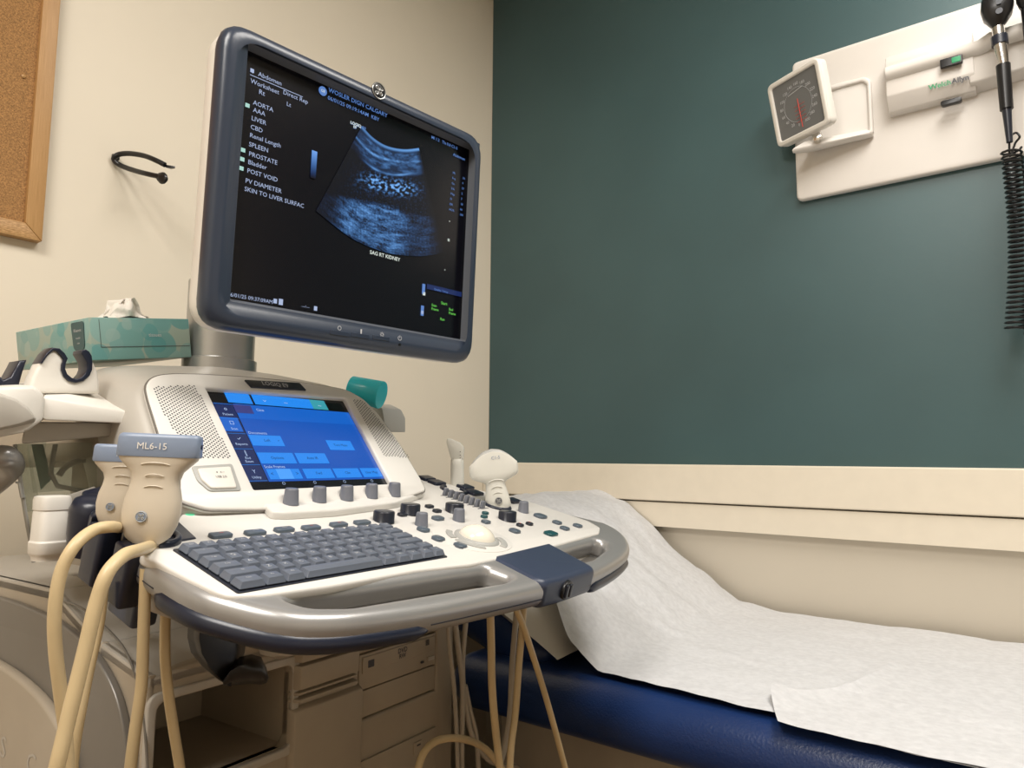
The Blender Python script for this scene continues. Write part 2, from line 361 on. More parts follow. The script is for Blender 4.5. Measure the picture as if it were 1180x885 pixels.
link('cradle_bar', rel(tube([Vector((ux0+.002, YR-.058, 1.951)), Vector((ux1+.01, YR-.058, 1.951)), Vector((ux1+.03, YR-.068, 1.955)), Vector((.25, YR-.068, 1.955))], .0165, 20, 1), ds), 'board', ds)
link('connector_neck', rel(hull([(x, YR-u, v) for x, k in ((ux1-.01, 1), (ux1+.06, .7), (.3, .7)) for u, v in ((.02, 1.93+.05*k), (.05*k+.01, 1.93+.04*k), (.05*k+.01, 1.93-.05*k), (.02, 1.93-.06*k))], .004), ds), 'board', ds)
fs_ = .0745
def onf(x, y, d): u, v = wp(x, y, d); return u, v
u_, v_ = onf(1096, 70.5, .075)
link('rocker_switch', rel(slab(rr(u_, v_, .040, .018, .002), .068, .0765, FWALL, .001), ds), 'black', ds)
link('switch_light', rel(slab(rr(u_+.009, v_, .016, .012, .002), .07, .0775, FWALL, .0008), ds), 'green', ds)
u_, v_ = onf(1096, 117, .055)
link('finger_slot', rel(slab(rr(u_, v_, .038, .011, .005), .045, .0575, FWALL, .001), ds), 'black', ds)
u1_, v1_ = onf(1095, 94.5, .063)
def sh(t): return t
link('maker_lettering', rel(texts([('Welch', .0155, u1_+.0015, v1_, 'RIGHT')], FWALL, .0625, .0002), ds), 'green', ds)
link('maker_lettering', rel(texts([('Allyn', .0155, u1_+.002, v1_, 'LEFT')], FWALL, .0625, .0004), ds), 'darkprint', ds)

# ------------------------------------------------------------------ blood pressure gauge
gc = wY(920, 120, 1.655)
ga = tag(empty('pressure_gauge', (gc.x, YR-.022, gc.z-.09)), 'square grey-faced blood pressure dial tilted on the left end of the wall board', 'gauge')
n0 = Vector((-.44, -.90, 0)).normalized(); tl = R(12)
gy = UZ*math.cos(tl)+n0*math.sin(tl); gx = Vector((.90, -.44, 0)).normalized()
GF = Frame(gc, gx, gy)
link('case', rel(slab(rr(0, 0, .150, .152, .016, 6), -.026, 0, GF, .008, res=3), ga), 'white', ga)
link('bezel', rel(slab(rr(0, 0, .150, .152, .016, 6), -.002, .006, GF, .0035, holes=[rr(0, 0, .126, .128, .006, 4)]), ga), 'white', ga)
link('dial', rel(slab(rr(0, 0, .127, .129, .006), 0, .0012, GF), ga), 'gaugeface', ga)
it = []
for k, t in enumerate('0 20 40 60 80 100 120 140 160 180 200 220 240 260 280 300'.split()):
    a = R(262-k*22); it.append((t, .0095, .047*math.cos(a), .047*math.sin(a), 'CENTER'))
link('scale_numerals', rel(texts(it, GF, .0016), ga), 'text', ga)
tk = [GF.p(.039*math.cos(R(a)), .039*math.sin(R(a)), .0018) for a in range(-70, 265, 6)]
link('scale_arc', rel(join([tube(tk, .0003, 4, 1), tube([GF.p(-.022, .028, .0018), GF.p(.020, .034, .0018)], .0012, 4, 1)]), ga), 'text', ga)
link('pointer', rel(join([tube([GF.p(.002, .012, .003), GF.p(.003, -.055, .003)], .0009, 5, 1)]+[tube([GF.p(-.012, -.004-.009*k, .0018), GF.p(.018, -.002-.009*k, .0018)], .0004, 4, 1) for k in range(5)]), ga), 'red', ga)
# bracket and tray
bu = [wp(955, 93, .03), wp(1003, 96, .03), wp(1006, 158, .03), wp(925, 175, .03)]
xa, xb = wp(948, 120, .03)[0], wp(1005, 120, .03)[0]
zb_ = wp(1000, 155, .03)[1]; zt_ = wp(985, 92, .03)[1]
arch = [(xa-.02, zb_), (xb, zb_), (xb, zt_-.012), (xb-.012, zt_), (xa+.03, zt_+.003), (xa-.02, zt_-.004)]
inner = [(xa-.01, zb_+.008), (xb-.009, zb_+.008), (xb-.009, zt_-.02), (xb-.018, zt_-.010), (xa+.02, zt_-.009), (xa-.01, zt_-.014)]
link('bracket_arch', rel(slab(rnd(arch, .006), .02, .034, FWALL, .004, holes=[rnd(inner, .004)[::-1]]), ga), 'board', ga)
link('bracket_plate', rel(slab(rnd(inner, .004), .021, .027, FWALL), ga), 'board', ga)
link('bracket_floor', rel(hull([(xa-.055, YR-.10, zb_-.020), (xa-.03, YR-.022, zb_-.006), (xb, YR-.022, zb_-.006), (xb, YR-.05, zb_-.006), (xa-.055, YR-.09, zb_-.028), (xb-.01, YR-.022, zb_+.010), (xb-.01, YR-.045, zb_+.006), (xa-.03, YR-.022, zb_+.008), (xa-.03, YR-.08, zb_+.000)], .002), ga), 'board', ga)
pc = GF.p(.015, -.055, -.03)
link('swivel_bolt', rel(join([tube([GF.p(.005, -.03, -.026), Vector((xa-.005, YR-.06, zb_+.006))], .010, 12, 1), lathe([(.006, 0), (.009, .001), (.009, .006), (.004, .008)], Frame((xa+.000, YR-.088, zb_-.004), (1, 0, 0), (0, 0, 1)), 14)]), ga), 'chrome', ga)

# ------------------------------------------------------------------ ophthalmoscope
op = tag(empty('ophthalmoscope', (-.05, YR-.10, 1.80)), 'black and chrome eye-examination instrument hanging upright with a coiled cord', 'medical instrument')
def O_(x, y, d=.11): return wY(x, y, YR-d)
def otube(P, r, mt, name, n=14, sub=1, **k): return link(name, rel(tube(P, r, n, sub, **k), op), mt, op)
hb = [O_(1150, 33), O_(1150, 28), O_(1149.5, 20), O_(1149, 10), O_(1149, 0), O_(1148.5, -8), O_(1148, -13)]
HFr = Frame(O_(1149, 10), (1, 0, 0), (0, 0, 1))
hx = [.006, .014, .024, .028, .027, .022, .010]
rings = []
for k, (p, q) in enumerate(zip(hb, hx)):
    f = Frame(p, (1, 0, 0), (0, 1, 0)); rings.append(sring(f, 0, q, q*.75+.003, 2.6, 24))
link('scope_head', rel(loft(rings), op), 'black', op)
fh = Frame(O_(1151, 6, .135), (1, 0, 0), (0, 0, 1))
link('lens_window', rel(join([slab(circ(0, -.012, .006), 0, .0015, fh), slab(rr(0, .008, .008, .012, .002), 0, .0015, fh)]), op), 'dknob', op)
otube([O_(1150, 32), O_(1151.5, 43)], .011, 'chrome', 'neck'); otube([O_(1151.5, 42), O_(1152.5, 52)], .0145, 'dknob', 'knurled_ring')
otube([O_(1152.5, 51), O_(1157, 76)], lambda t: .012-.003*t, 'chrome', 'shaft'); otube([O_(1156, 75), O_(1160, 126)], lambda t: .0125-.001*t, 'black', 'handle_grip')
otube([O_(1160, 125), O_(1163.5, 164)], lambda t: .0085-.003*t, 'dknob', 'strain_relief')
# coiled cord
P = []
c0, c1 = O_(1165, 172, .10), O_(1169, 380, .08)
P += [O_(1163, 160), O_(1166, 172, .10)]
turns = 36
for i in range(turns*10+1):
    t = i/(turns*10); a = 2*math.pi*i/10; rad = .0165
    c = c0.lerp(c1, t)+Vector((.010*math.sin(t*3), 0, 0)); P.append(c+Vector((math.cos(a)*rad, math.sin(a)*rad, 0)))
for x, y in ((1182, 386), (1195, 380), (1205, 350), (1208, 200), (1200, 60)): P.append(O_(x, y, .09))
otube(P[2:-5], .0024, 'black', 'coiled_cord', n=6)
P2 = [P[-6]]+P[-5:]
otube(P2, .0024, 'black', 'straight_cord', n=6, sub=5)
otube([O_(1163, 162), O_(1164, 180), O_(1170, 165, .09), O_(1175, 158, .09), O_(1171, 153, .09), O_(1165, 156, .10)], .0022, 'black', 'straight_cord', n=6, sub=5)
ot = tag(empty('otoscope', (.0, YR-.10, 2.0)), 'black instrument head at the very edge beside the ophthalmoscope', 'medical instrument')
f = O_(1183, -2)
link('scope_head', rel(loft([sring(Frame(f+Vector((0, 0, z)), (1, 0, 0), (0, 1, 0)), 0, q, q, 2.4, 20) for z, q in ((-.024, .005), (-.017, .013), (-.004, .017), (.02, .018), (.05, .012), (.07, .006))]), ot), 'black', ot)
link('handle_grip', rel(tube([f+Vector((0, 0, -.022)), f+Vector((.004, 0, -.17))], .011, 14, 1), ot), 'black', ot)

# ------------------------------------------------------------------ exam table
et = tag(empty('exam_table', (-.1, 1.36, 0)), 'exam table with navy vinyl cushion and beige base, along the teal wall', 'exam table')
def tcush(x0, x1, y0, y1, z0, z1, r):
    m = bx(((x0+x1)/2, (y0+y1)/2, (z0+z1)/2), (x1-x0, y1-y0, z1-z0), r, seg=6); return m
link('seat_cushion', rel(tcush(-.93, 1.3, 1.00, 1.715, .645, .744, .047), et), 'vinyl', et, 60)
bk = bx((0, 0, 0), (.62, .66, .085), .035, seg=5); bk.transform(Matrix.Translation((-1.04, 1.385, .835)) @ Matrix.Rotation(R(19), 4, 'Y'))
link('backrest_cushion', rel(bk, et), 'vinyl', et, 60)
link('base_cabinet', rel(bx((.18, 1.39, .35), (2.1, .60, .58), .01), et), 'body', et)
link('foot_plinth', rel(bx((.18, 1.40, .03), (2.0, .52, .06), .004), et), 'navy', et)
pl = []
nx, ny = 26, 26; vs = []; fs = []
def pill(s, t, side):
    a = (1-abs(s)**2.6)*(1-abs(t)**2.8); a = max(a, 0)**.72
    q = .070*a*(1+.10*noise.noise(Vector((s*2, t*2, side*5))))+.004*noise.noise(Vector((s*5, t*5, side)))*a
    k = 1-.07*(abs(s)*abs(t)) if True else 1
    pinch = 1-.10*(1-abs(s)**2)*0
    return Vector((s*.245*(1-.05*(1-t*t)), t*.335*(1-.05*(1-s*s)), side*q))
for side in (1, -1):
    b0 = len(vs)
    for i in range(nx+1):
        for j in range(ny+1): vs.append(pill(-1+2*i/nx, -1+2*j/ny, side))
    for i in range(nx):
        for j in range(ny):
            q = (b0+i*(ny+1)+j, b0+(i+1)*(ny+1)+j, b0+(i+1)*(ny+1)+j+1, b0+i*(ny+1)+j+1); fs.append(q if side > 0 else q[::-1])
pm = mesh(vs, fs); PM = Matrix.Translation((-.925, 1.370, .862)) @ Matrix.Rotation(R(24), 4, 'Y'); pm.transform(PM)
bm = bmesh.new(); bm.from_mesh(pm); bmesh.ops.remove_doubles(bm, verts=bm.verts, dist=1e-4); bm.to_mesh(pm); bm.free()
po = empty('pillow', (-.985, 1.375, .85)); tag(po, 'white pillow on the raised head end, its corner showing from under the paper', 'pillow')
link('pillow_cover', rel(pm, po), 'pillow', po, 80)
# paper sheet
def lerp_tab(T, x):
    if x <= T[0][0]: return T[0][1]
    for (a, p), (b, q) in zip(T, T[1:]):
        if x <= b:
            t = (x-a)/(b-a); t = t*t*(3-2*t)*.3+t*.7; return p+(q-p)*t
    return T[-1][1]
ZW = [(-1.33, .975), (-1.25, .998), (-1.15, 1.010), (-1.04, 1.014), (-.95, .985), (-.88, .936), (-.81, .868), (-.745, .832), (-.64, .765), (-.56, .752), (2, .750)]
ZN = [(-1.33, .93), (-1.2, .955), (-1.05, .998), (-.95, .970), (-.88, .942), (-.80, .895), (-.745, .848), (-.69, .790), (-.63, .753), (2, .750)]
YN = [(-1.33, 1.20), (-1.0, 1.20), (-.85, 1.12), (-.76, 1.095), (-.69, 1.055), (-.45, 1.037), (-.34, 1.035), (-.20, 1.0), (2, 1.0)]
vs, fs = [], []; NX, NY = 230, 70
for i in range(NX+1):
    x = -1.33+(1.30+1.33)*(i/NX)**1.35 if i else -1.33
    for j in range(NY+1):
        t = j/NY; yn = lerp_tab(YN, x); y = yn+(1.722-yn)*t
        z = lerp_tab(ZN, x)*(1-t)+lerp_tab(ZW, x)*t
        amp = .010 if x < -.62 else .0022
        k = min(1, max(0, (-.55-x)/.15))
        z += k*.012*noise.noise(Vector((x*5+y*3, y*9-x*4, 1)))+k*.009*abs(noise.noise(Vector((x*14+y*9, y*16, 4))))
        z += (1-k)*.0060*abs(noise.noise(Vector((x*6, y*9, 2))))+.0012*noise.noise(Vector((x*30, y*30, 7)))
        # crease lines
        for (ax, ay, bx_, by, h) in ((-.365, 1.10, -.28, 1.20, .006), (-.28, 1.20, -.255, 1.40, .006), (-.60, 1.30, -.42, 1.26, .003), (-.28, 1.20, -.10, 1.17, .003), (-.28, 1.2, -.38, 1.36, .003), (-.9, 1.2, -.62, 1.35, .007), (-.8, 1.15, -.68, 1.5, .006)):
            dx, dy = bx_-ax, by-ay; L = dx*dx+dy*dy; q = max(0, min(1, ((x-ax)*dx+(y-ay)*dy)/L)); d = math.hypot(x-ax-q*dx, y-ay-q*dy)
            z += h*math.exp(-(d/.012)**2)*(1 if h > .004 else .7)
        if x > -.66: z = max(z, .7475)
        vs.append((x, y, z))
for i in range(NX):
    for j in range(NY): fs.append((i*(NY+1)+j, (i+1)*(NY+1)+j, (i+1)*(NY+1)+j+1, i*(NY+1)+j+1))
pp = empty('exam_paper', (0, 1.36, .75)); tag(pp, 'wrinkled white disposable paper sheet covering the exam table', 'paper')
ps = link('paper_sheet', rel(mesh(vs, fs), pp), 'paper', pp, 180)
# torn upper sheet: its torn left edge steps across the table
FE = cr_pts([(-.325, 1.000, .004), (-.345, 1.045, .008), (-.362, 1.095, .022), (-.335, 1.125, .012), (-.295, 1.18, .010), (-.275, 1.25, .011), (-.262, 1.33, .009), (-.25, 1.42, .002), (-.20, 1.56, -.0012), (-.15, 1.722, -.0012)], 4)
fv, ff = [], []; NC = 40
for k, P_ in enumerate(FE):
    for m_ in range(NC+1):
        t = (m_/NC)**1.6; x = P_.x+(1.28-P_.x)*t; d = (x-P_.x); y = P_.y
        z = .7512+(.0022 if P_.z > 0 else 0)*min(1, d/.1+.4)+P_.z*math.exp(-d/.028)+.0018*abs(noise.noise(Vector((x*7, y*9, 12))))+.001*noise.noise(Vector((x*28, y*30, 7)))
        if P_.z < 0: z = .7490
        fv.append((x, y, z))
for k in range(len(FE)-1):
    for m_ in range(NC): a_ = k*(NC+1)+m_; ff.append((a_, a_+1, a_+NC+2, a_+NC+1))
link('torn_sheet', rel(mesh(fv, ff), pp), 'paper', pp, 180)

# ------------------------------------------------------------------ ultrasound machine
us = tag(empty('ultrasound_machine', mtx=MW), 'white and grey ultrasound machine with monitor, touch panel and keyboard console', 'medical machine')
bpy.context.view_layer.update()
def K(x, y, off=0): return KF.px(x, y, off)
def Kp(x, y, off=0): return KF.p(*K(x, y, off), off)
def Ax(x, y, a): return onl(x, y, (a, 0, 0), (1, 0, 0))
def By(x, y, b): return onl(x, y, (0, b, 0), (0, 1, 0))
def Cz(x, y, z): return onl(x, y, (0, 0, z), (0, 0, 1))
# deck
DK = [(205, 598), (180, 628), (163, 634), (162, 640), (180, 646), (213, 664), (246, 680), (266, 686.5), (307, 684.5), (383, 674), (480, 656.5), (543, 649.5), (624, 632.5), (690.8, 613.9), (692, 608), (679, 600.5), (615, 579.5), (596, 574), (534, 561), (509, 556), (480, 551), (300, 556), (228, 566)]
deck = link('console_deck', slab(rnd([K(*p) for p in DK], .006), -.010, 0, KF, .003), 'wfascia', us)
# handle
HO = [(149, 637), (148, 648), (158, 662), (177, 677), (216, 701), (260, 717), (327, 733), (382, 735), (437, 729), (497, 719), (560, 705), (615, 692), (650, 683), (680, 673), (700, 663), (716, 652), (724, 642), (721, 631), (710, 621), (694, 613), (640, 600), (560, 600), (260, 640), (190, 630)]
ho = [K(*p, -.021) for p in HO]
hol = cr_pts(ho[:20], 4)+[Vector((*p, 0)) for p in ho[20:]]
ho2 = [(p[0], p[1]) for p in hol]
h1 = rnd([K(*p, -.004) for p in [(330, 690), (343, 683.5), (460, 668), (556, 653.5), (563, 654), (590, 664), (579, 670), (512, 680), (400, 698), (356, 698)]], .008)
h2 = rnd([K(*p, -.004) for p in [(638, 636), (686, 621.5), (697, 624.5), (698.5, 631), (681, 643.5), (664, 648)]], .008)
hd = link('handle_frame', slab(ho2, -.035, -.0025, KF, .013, holes=[h1[::-1], h2[::-1]], res=5), 'silver', us, 60)
for hh_ in (h1, h2):
    cx_ = sum(p[0] for p in hh_)/len(hh_); cy_ = sum(p[1] for p in hh_)/len(hh_)
    link('grip_pocket', slab([(p[0]+math.copysign(.004, p[0]-cx_), p[1]+math.copysign(.004, p[1]-cy_)) for p in hh_], -.0365, -.033, KF, .001), 'body2', us)
# under tray
cu2 = Vector((0.17, 0.06))
def shrink(p, d):
    v = Vector(p[:2])-cu2; return tuple(cu2+v*(1-d/max(v.length, .01)))
def shrink2(L, d):
    out = []; N = len(L)
    for i in range(N):
        a, b = Vector(L[i-1][:2]), Vector(L[(i+1) % N][:2]); t = (b-a).normalized(); n_ = Vector((-t.y, t.x)); c = Vector(L[i][:2])
        if (cu2-c).dot(n_) < 0: n_ = -n_
        out.append(tuple(c+n_*d))
    return out
TRo = [K(*p, -.058) for p in [(156, 697), (170, 706), (196, 715), (226, 722), (256, 726), (300, 730), (380, 729), (450, 722), (560, 697), (650, 672), (690, 650), (680, 640), (560, 640), (260, 660), (158, 655)]]
link('under_tray', slab(rnd(TRo, .01), -.060, -.028, KF, .009), 'shell', us)
# bumpers
def contour(i0, i1, off, push=0):
    return [KF.p(*p, off) for p in shrink2(ho, push)[i0:i1]]
link('bumper', tube(contour(3, 10, -.0285, .0050), lambda t: .0095*min(1, (t*12+.35), ((1-t)*12+.35)), 12, 6, flat=1), 'navy', us, 60)
link('bumper', tube(contour(13, 17, -.0285, .0050), lambda t: .0095*min(1, (t*8+.35), ((1-t)*8+.35)), 12, 6), 'navy', us, 60)
for c_ in (contour(0, 4, -.022, -.0002), contour(9, 14, -.022, -.0002)): link('handle_seam', tube(c_, .0007, 6, 5), 'dknob', us)
# navy block with lift latch
NB = [(558, 650.5), (628, 633), (652, 644), (677, 657), (681, 668), (668, 676), (640, 686), (622, 690), (619, 672), (590, 660)]
hx2 = [Vector(p) for p in shrink2(ho, -.0015)]
nb = link('height_release', slab(rnd([K(560, 656, -.018), K(628, 638, -.018), tuple(hx2[13]*.85+hx2[14]*.15), tuple(hx2[12]), tuple(hx2[11]*.75+hx2[12]*.25), K(612, 684, -.018)], .012, 6), -.0360, .0008, KF, .009, res=4), 'navyblk', us, 60)
e1 = (KF.p(*hx2[13])-KF.p(*hx2[11])).normalized(); ltc = KF.p(*hx2[12], -.0165)
LF = Frame(ltc, e1, KF.ez); LF = Frame(ltc+LF.ez*.0022, e1, KF.ez)
link('latch_recess', slab(circ(0, 0, .0125, 24, .0125), -.004, .001, LF, .001), 'black', nb)
link('latch', join([slab(rr(-.0045, 0, .006, .017, .002), 0, .0035, LF, .001), slab(rr(.0045, 0, .006, .017, .002), 0, .0035, LF, .001)]), 'dknob', nb)
# keyboard
kb = link('keyboard', slab(rr(0, .052, .290, .108, .003), -.001, .0012, KF, .0003), 'dknob', us)
rows = [[1]*15, [1.5]+[1]*12+[1.5], [1.25]+[1]*12+[1.75], [1.6]+[1]*11+[2.4], [2.1]+[1]*10+[1.6, 1.3], [1.5, 1.2, 1.2, 5.6, 1.2, 1.1, 1.1, 1.1, 1]]
leg = [['Esc', 'F1', 'F2', 'F3', 'F4', 'F5', 'F6', 'F7', 'F8', 'F9', 'F10', 'F11', 'F12', 'Ins', 'Del'], list('`1234567890-=')+['<'], ['Tab']+list('QWERTYUIOP[]')+['\\'], ['Cap']+list('ASDFGHJKL;\'')+['Ent'],
       ['Sh']+list('ZXCVBNM,./')+['^', 'Sh'], ['Ctrl', 'Fn', 'Alt', '', 'Alt', '<', 'v', '>', 'Ctr']]
unit = .285/15; pv = .0172; kc = {}; kt = []
for r_, (row, lg) in enumerate(zip(rows, leg)):
    x = -.1425; v = .103-pv/2-r_*pv
    for wd, s in zip(row, lg):
        if wd not in kc:
            kc[wd] = bx((0, 0, .0042), (wd*unit-.0012, pv-.0014, .0068), .0011, seg=2, taper=.985)
            bmk = bmesh.new(); bmk.from_mesh(kc[wd])
            for q in bmk.verts:
                if q.co.z > .004: q.co.x -= math.copysign(.0022, q.co.x); q.co.y = q.co.y*.80+.0004
            bmk.to_mesh(kc[wd]); bmk.free(); kc[wd].materials.append(MT['key']); shade(kc[wd], 30)
        o = bpy.data.objects.new('key', kc[wd]); COL.objects.link(o); o.parent = kb
        u = x+wd*unit/2; o.matrix_local = KF.at(u, v, .001).mat()
        if s: kt.append((s, .0062 if len(s) == 1 else .0036, u-(.001 if len(s) == 1 else 0), v+.001, 'CENTER'))
        x += wd*unit
link('key_lettering', texts(kt, KF, .0089), 'text', kb)
# function buttons
bcache = {}
def button(px, py, w_, h_, mt='btn', parent=deck, r=.004, hgt=.004, name='button', off=0, mark=True):
    u, v = K(px, py, off)
    o = link(name, slab(rr(u, v, w_, h_, r, 3), off-.001, off+hgt, KF, .0014, res=2), mt, parent); return o
for x, y in ((253.7, 618.6), (293.6, 615.6), (327, 612), (358, 609.7), (389.8, 606), (417, 603.6)): button(x, y, .025, .0115)
for x, y in ((487.5, 611.5), (504.7, 622), (530, 630), (592.9, 613)): button(x, y, .016, .016, r=.006)
button(504.3, 598.5, .020, .014, r=.006); button(622.4, 595.8, .024, .020, r=.009, mt='btn')
for x, y in ((463.4, 594.3), (494.5, 584.8), (503.4, 590)): button(x, y, .015, .010, 'dknob', r=.004)
for x, y in ((559, 592.4), (557.6, 596.5)): button(x, y, .012, .009, 'tealbtn', r=.004)
button(559.7, 602.5, .014, .012)
for x, y in ((599, 606.3), (609.8, 604.8)): button(x, y, .012, .011, 'dknob', r=.005)
for x, y in ((641.7, 603.2), (650.5, 610), (665.4, 606.9)): button(x, y, .016, .014, r=.005)
button(634.5, 616, .024, .017, 'tealbtn', r=.006)
mk = [('—', .008, *K(x, y), 'CENTER') for x, y in ((293.6, 615), (327, 611.5), (487.5, 611), (504.7, 621.5), (530, 629.5), (592.9, 612.5), (641.7, 602.8), (650.5, 609.6), (665.4, 606.4))]
link('button_marks', texts(mk, KF, .0044), 'text', deck)
link('button_marks', texts([('–', .010, *K(253.7, 618), 'CENTER'), ('–', .009, *K(358, 609.2), 'CENTER'), ('–', .009, *K(389.8, 605.6), 'CENTER'), ('•', .012, *K(599, 606), 'CENTER'), ('•', .012, *K(609.8, 604.5), 'CENTER')], KF, .0044), 'red', deck)
link('power_light', slab(circ(*K(219, 593), .005, 16, .004), 0, .0006, KF), 'led', deck)
# trackball plinth
bu_, bv_ = K(549, 621)
link('trackball_plinth', slab(circ(bu_-.004, bv_+.004, .062, 48, .052), -.001, .0009, KF, .0004), 'wfascia', deck)
link('trackball_ring', lathe([(.032, 0), (.031, .003), (.026, .0045), (.022, .003)], KF.at(bu_, bv_), 40), 'lgrey', deck, 60)
link('trackball', lathe([(.0255, .002), (.0245, .006), (.0215, .0105), (.0165, .0145), (.010, .0175), (.004, .0190), (.0003, .0193)], KF.at(bu_, bv_), 40), 'ball', deck, 90)
def arcseg(a0, a1, r0, r1):
    n = 8; return [(bu_+r0*math.cos(R(a0+(a1-a0)*k/n)), bv_+r0*math.sin(R(a0+(a1-a0)*k/n))) for k in range(n+1)]+[(bu_+r1*math.cos(R(a1+(a0-a1)*k/n)), bv_+r1*math.sin(R(a1+(a0-a1)*k/n))) for k in range(n+1)]
for a0, a1 in ((15, 60), (120, 165), (175, 235), (-75, -15)):
    link('trackball_button', slab(arcseg(a0, a1, .034, .043), 0, .0028, KF, .001), 'lgrey', deck)
# knobs
def knob(px, py, r, h, mt, parent, off=0, name='knob', fl=0, dish=.80):
    u, v = K(px, py, off); kf_ = Frame(KF.p(u, v, off-.0012), (0, 1, 0), (-math.cos(R(5)), 0, math.sin(R(5))))
    return link(name, lathe([(r*1.04, 0), (r*1.02, h*.08), (r*1.0, h*.1), (r*(dish+.06), h*.88), (r*dish, h*.97), (r*(dish-.1), h), (r*.01, h*.985)], kf_, 32, fl), mt, parent, 50)
# touch panel housing
th = R(51); tb0 = Kp(292, 564, .022)
TF = Frame(tb0, (0, 1, 0), (-math.cos(th), 0, math.sin(th)))
def T(x, y, off=0): return TF.px(x, y, off)
FA = [(196, 540), (206, 578), (239, 588), (298, 588), (458, 577), (491, 566), (484, 552), (460, 512), (436, 478), (418, 460), (400, 450), (387, 447), (340, 440), (283, 434.5), (230, 431.5), (200, 431), (183, 432.5), (172, 437), (167, 446), (170, 460), (184, 505)]
fa = [T(*p) for p in FA]
hole = rnd([T(*p) for p in [(237, 448), (397, 460), (450, 558), (292, 565)]], .002)
housing = link('touch_housing', slab(rnd(fa, .008, 3), -.010, .002, TF, .003, holes=[hole[::-1]]), 'wfascia', us)
link('fascia_seam', tube([TF.p(p[0], p[1], -.001) for p in (lambda q: q+[q[0]])(rnd(fa, .008, 3))], .0016, 6, 1), 'body2', us)
# shell
def shellring(grow, da, dz, top=0, w=0):
    c = Vector((sum(p[0] for p in fa)/len(fa), sum(p[1] for p in fa)/len(fa))); out = []
    for q in rnd(fa, .01, 3):
        v = Vector(q)-c; v = v*(1+grow/max(v.length, .02)); p = TF.p(c.x+v.x, c.y+v.y, w)+Vector((da, 0, dz))
        out.append(p)
    return out
sh_ = [shellring(.001, 0, 0, w=-.006), shellring(.008, -.004, 0, w=-.010), shellring(.014, -.012, .004, w=-.014), shellring(.018, -.035, .014, w=-.016), shellring(.017, -.09, .020, w=-.018), shellring(.006, -.14, .010, w=-.02), shellring(-.010, -.18, -.010, w=-.022), shellring(-.04, -.21, -.03, w=-.022)]
for rg in sh_:
    for p in rg:
        if p.z < .90: p.z = .90
link('housing_shell', loft(sh_), 'shell', us, 60)
link('rear_housing', hull([(a_, b0_, z_) for a_, b0_, z_ in ((-.34, -.10, 1.10), (-.34, .34, 1.10), (-.70, -.08, 1.08), (-.70, .34, 1.08), (-.37, -.095, 1.190), (-.36, .0, 1.205), (-.36, .34, 1.205), (-.68, -.07, 1.195), (-.68, .34, 1.205))], .012, 3), 'body', us)
link('rear_column', bx((-.55, .13, 1.0), (.22, .24, .20), .02), 'body', us)
# touch screen
tp = link('touch_panel', slab([T(*p, -.005) for p in [(235, 447), (398, 460), (451, 559), (291, 566)]], -.008, -.005, TF), 'tglass', us)
def trect(x0, y0, x1, y1, m, w=-.0046, name='screen_tile'):
    a, b = T(x0, y0, w), T(x1, y1, w); return link(name, quad(TF, a[0], b[1], b[0], a[1], w), m, tp, 0)
def tpoly(P, m, w=-.0048, name='screen_field'): return link(name, mesh([TF.p(*T(*p, w), w) for p in P], [tuple(range(len(P)))]), m, tp, 0)
c = {k: T(*p, -.005) for k, p in dict(TL=(236, 449), TR=(396, 461.5), BR=(448, 557), BL=(292, 563.9)).items()}
U0 = (c['TL'][0]+c['BL'][0])/2; U1 = (c['TR'][0]+c['BR'][0])/2; V1 = (c['TL'][1]+c['TR'][1])/2; V0 = (c['BL'][1]+c['BR'][1])/2
def tu(s, t): return U0+(U1-U0)*s, V1+(V0-V1)*t
def tr_(s0, t0, s1, t1, m, w=-.0044, name='screen_tile'):
    a, b = tu(s0, t0), tu(s1, t1); return link(name, quad(TF, a[0], b[1], b[0], a[1], w), m, tp, 0)
tr_(.125, .145, .985, .94, 'ui0', -.0048, 'screen_field')
tr_(.125, .145, .985, .30, 'ui1', -.0047, 'screen_field')
tr_(0, .145, .12, .94, 'uidark', -.0048, 'screen_field')
tr_(.10, .02, .26, .135, 'uibtn'); tr_(.275, .02, .70, .135, 'uibtn'); tr_(.70, .02, .82, .135, 'uigreen')
tr_(.12, .155, .235, .245, 'uired'); tr_(0, .30, .11, .445, 'ui1')
for k in range(6): tr_(0, .155+k*.155, .118, .158+k*.155, 'uibtn', -.0043)
BT = [(.13, .475, .34, .585, 'Left'), (.66, .505, .86, .615, 'Two Meas'), (.13, .655, .365, .765, 'Options'), (.38, .655, .60, .765, 'Auto IR'),
      (.14, .82, .355, .92, ''), (.38, .82, .585, .92, 'Fwd'), (.60, .82, .80, .92, 'Clin'), (.815, .82, .975, .92, 'User Map')]
for s0, t0, s1, t1, s in BT: tr_(s0, t0, s1, t1, 'uibtn')
tr_(.20, .82, .295, .92, 'uihi', -.0042)
link('screen_text', texts([(s, .0062, *tu((s0+s1)/2, (t0+t1)/2), 'CENTER') for s0, t0, s1, t1, s in BT if s]+[('<', .008, *tu(.165, .87), 'CENTER'), ('>', .008, *tu(.33, .87), 'CENTER'), ('◂', .007, *tu(.31, .53), 'CENTER')], TF, -.0040), 'uidark', tp, 0)
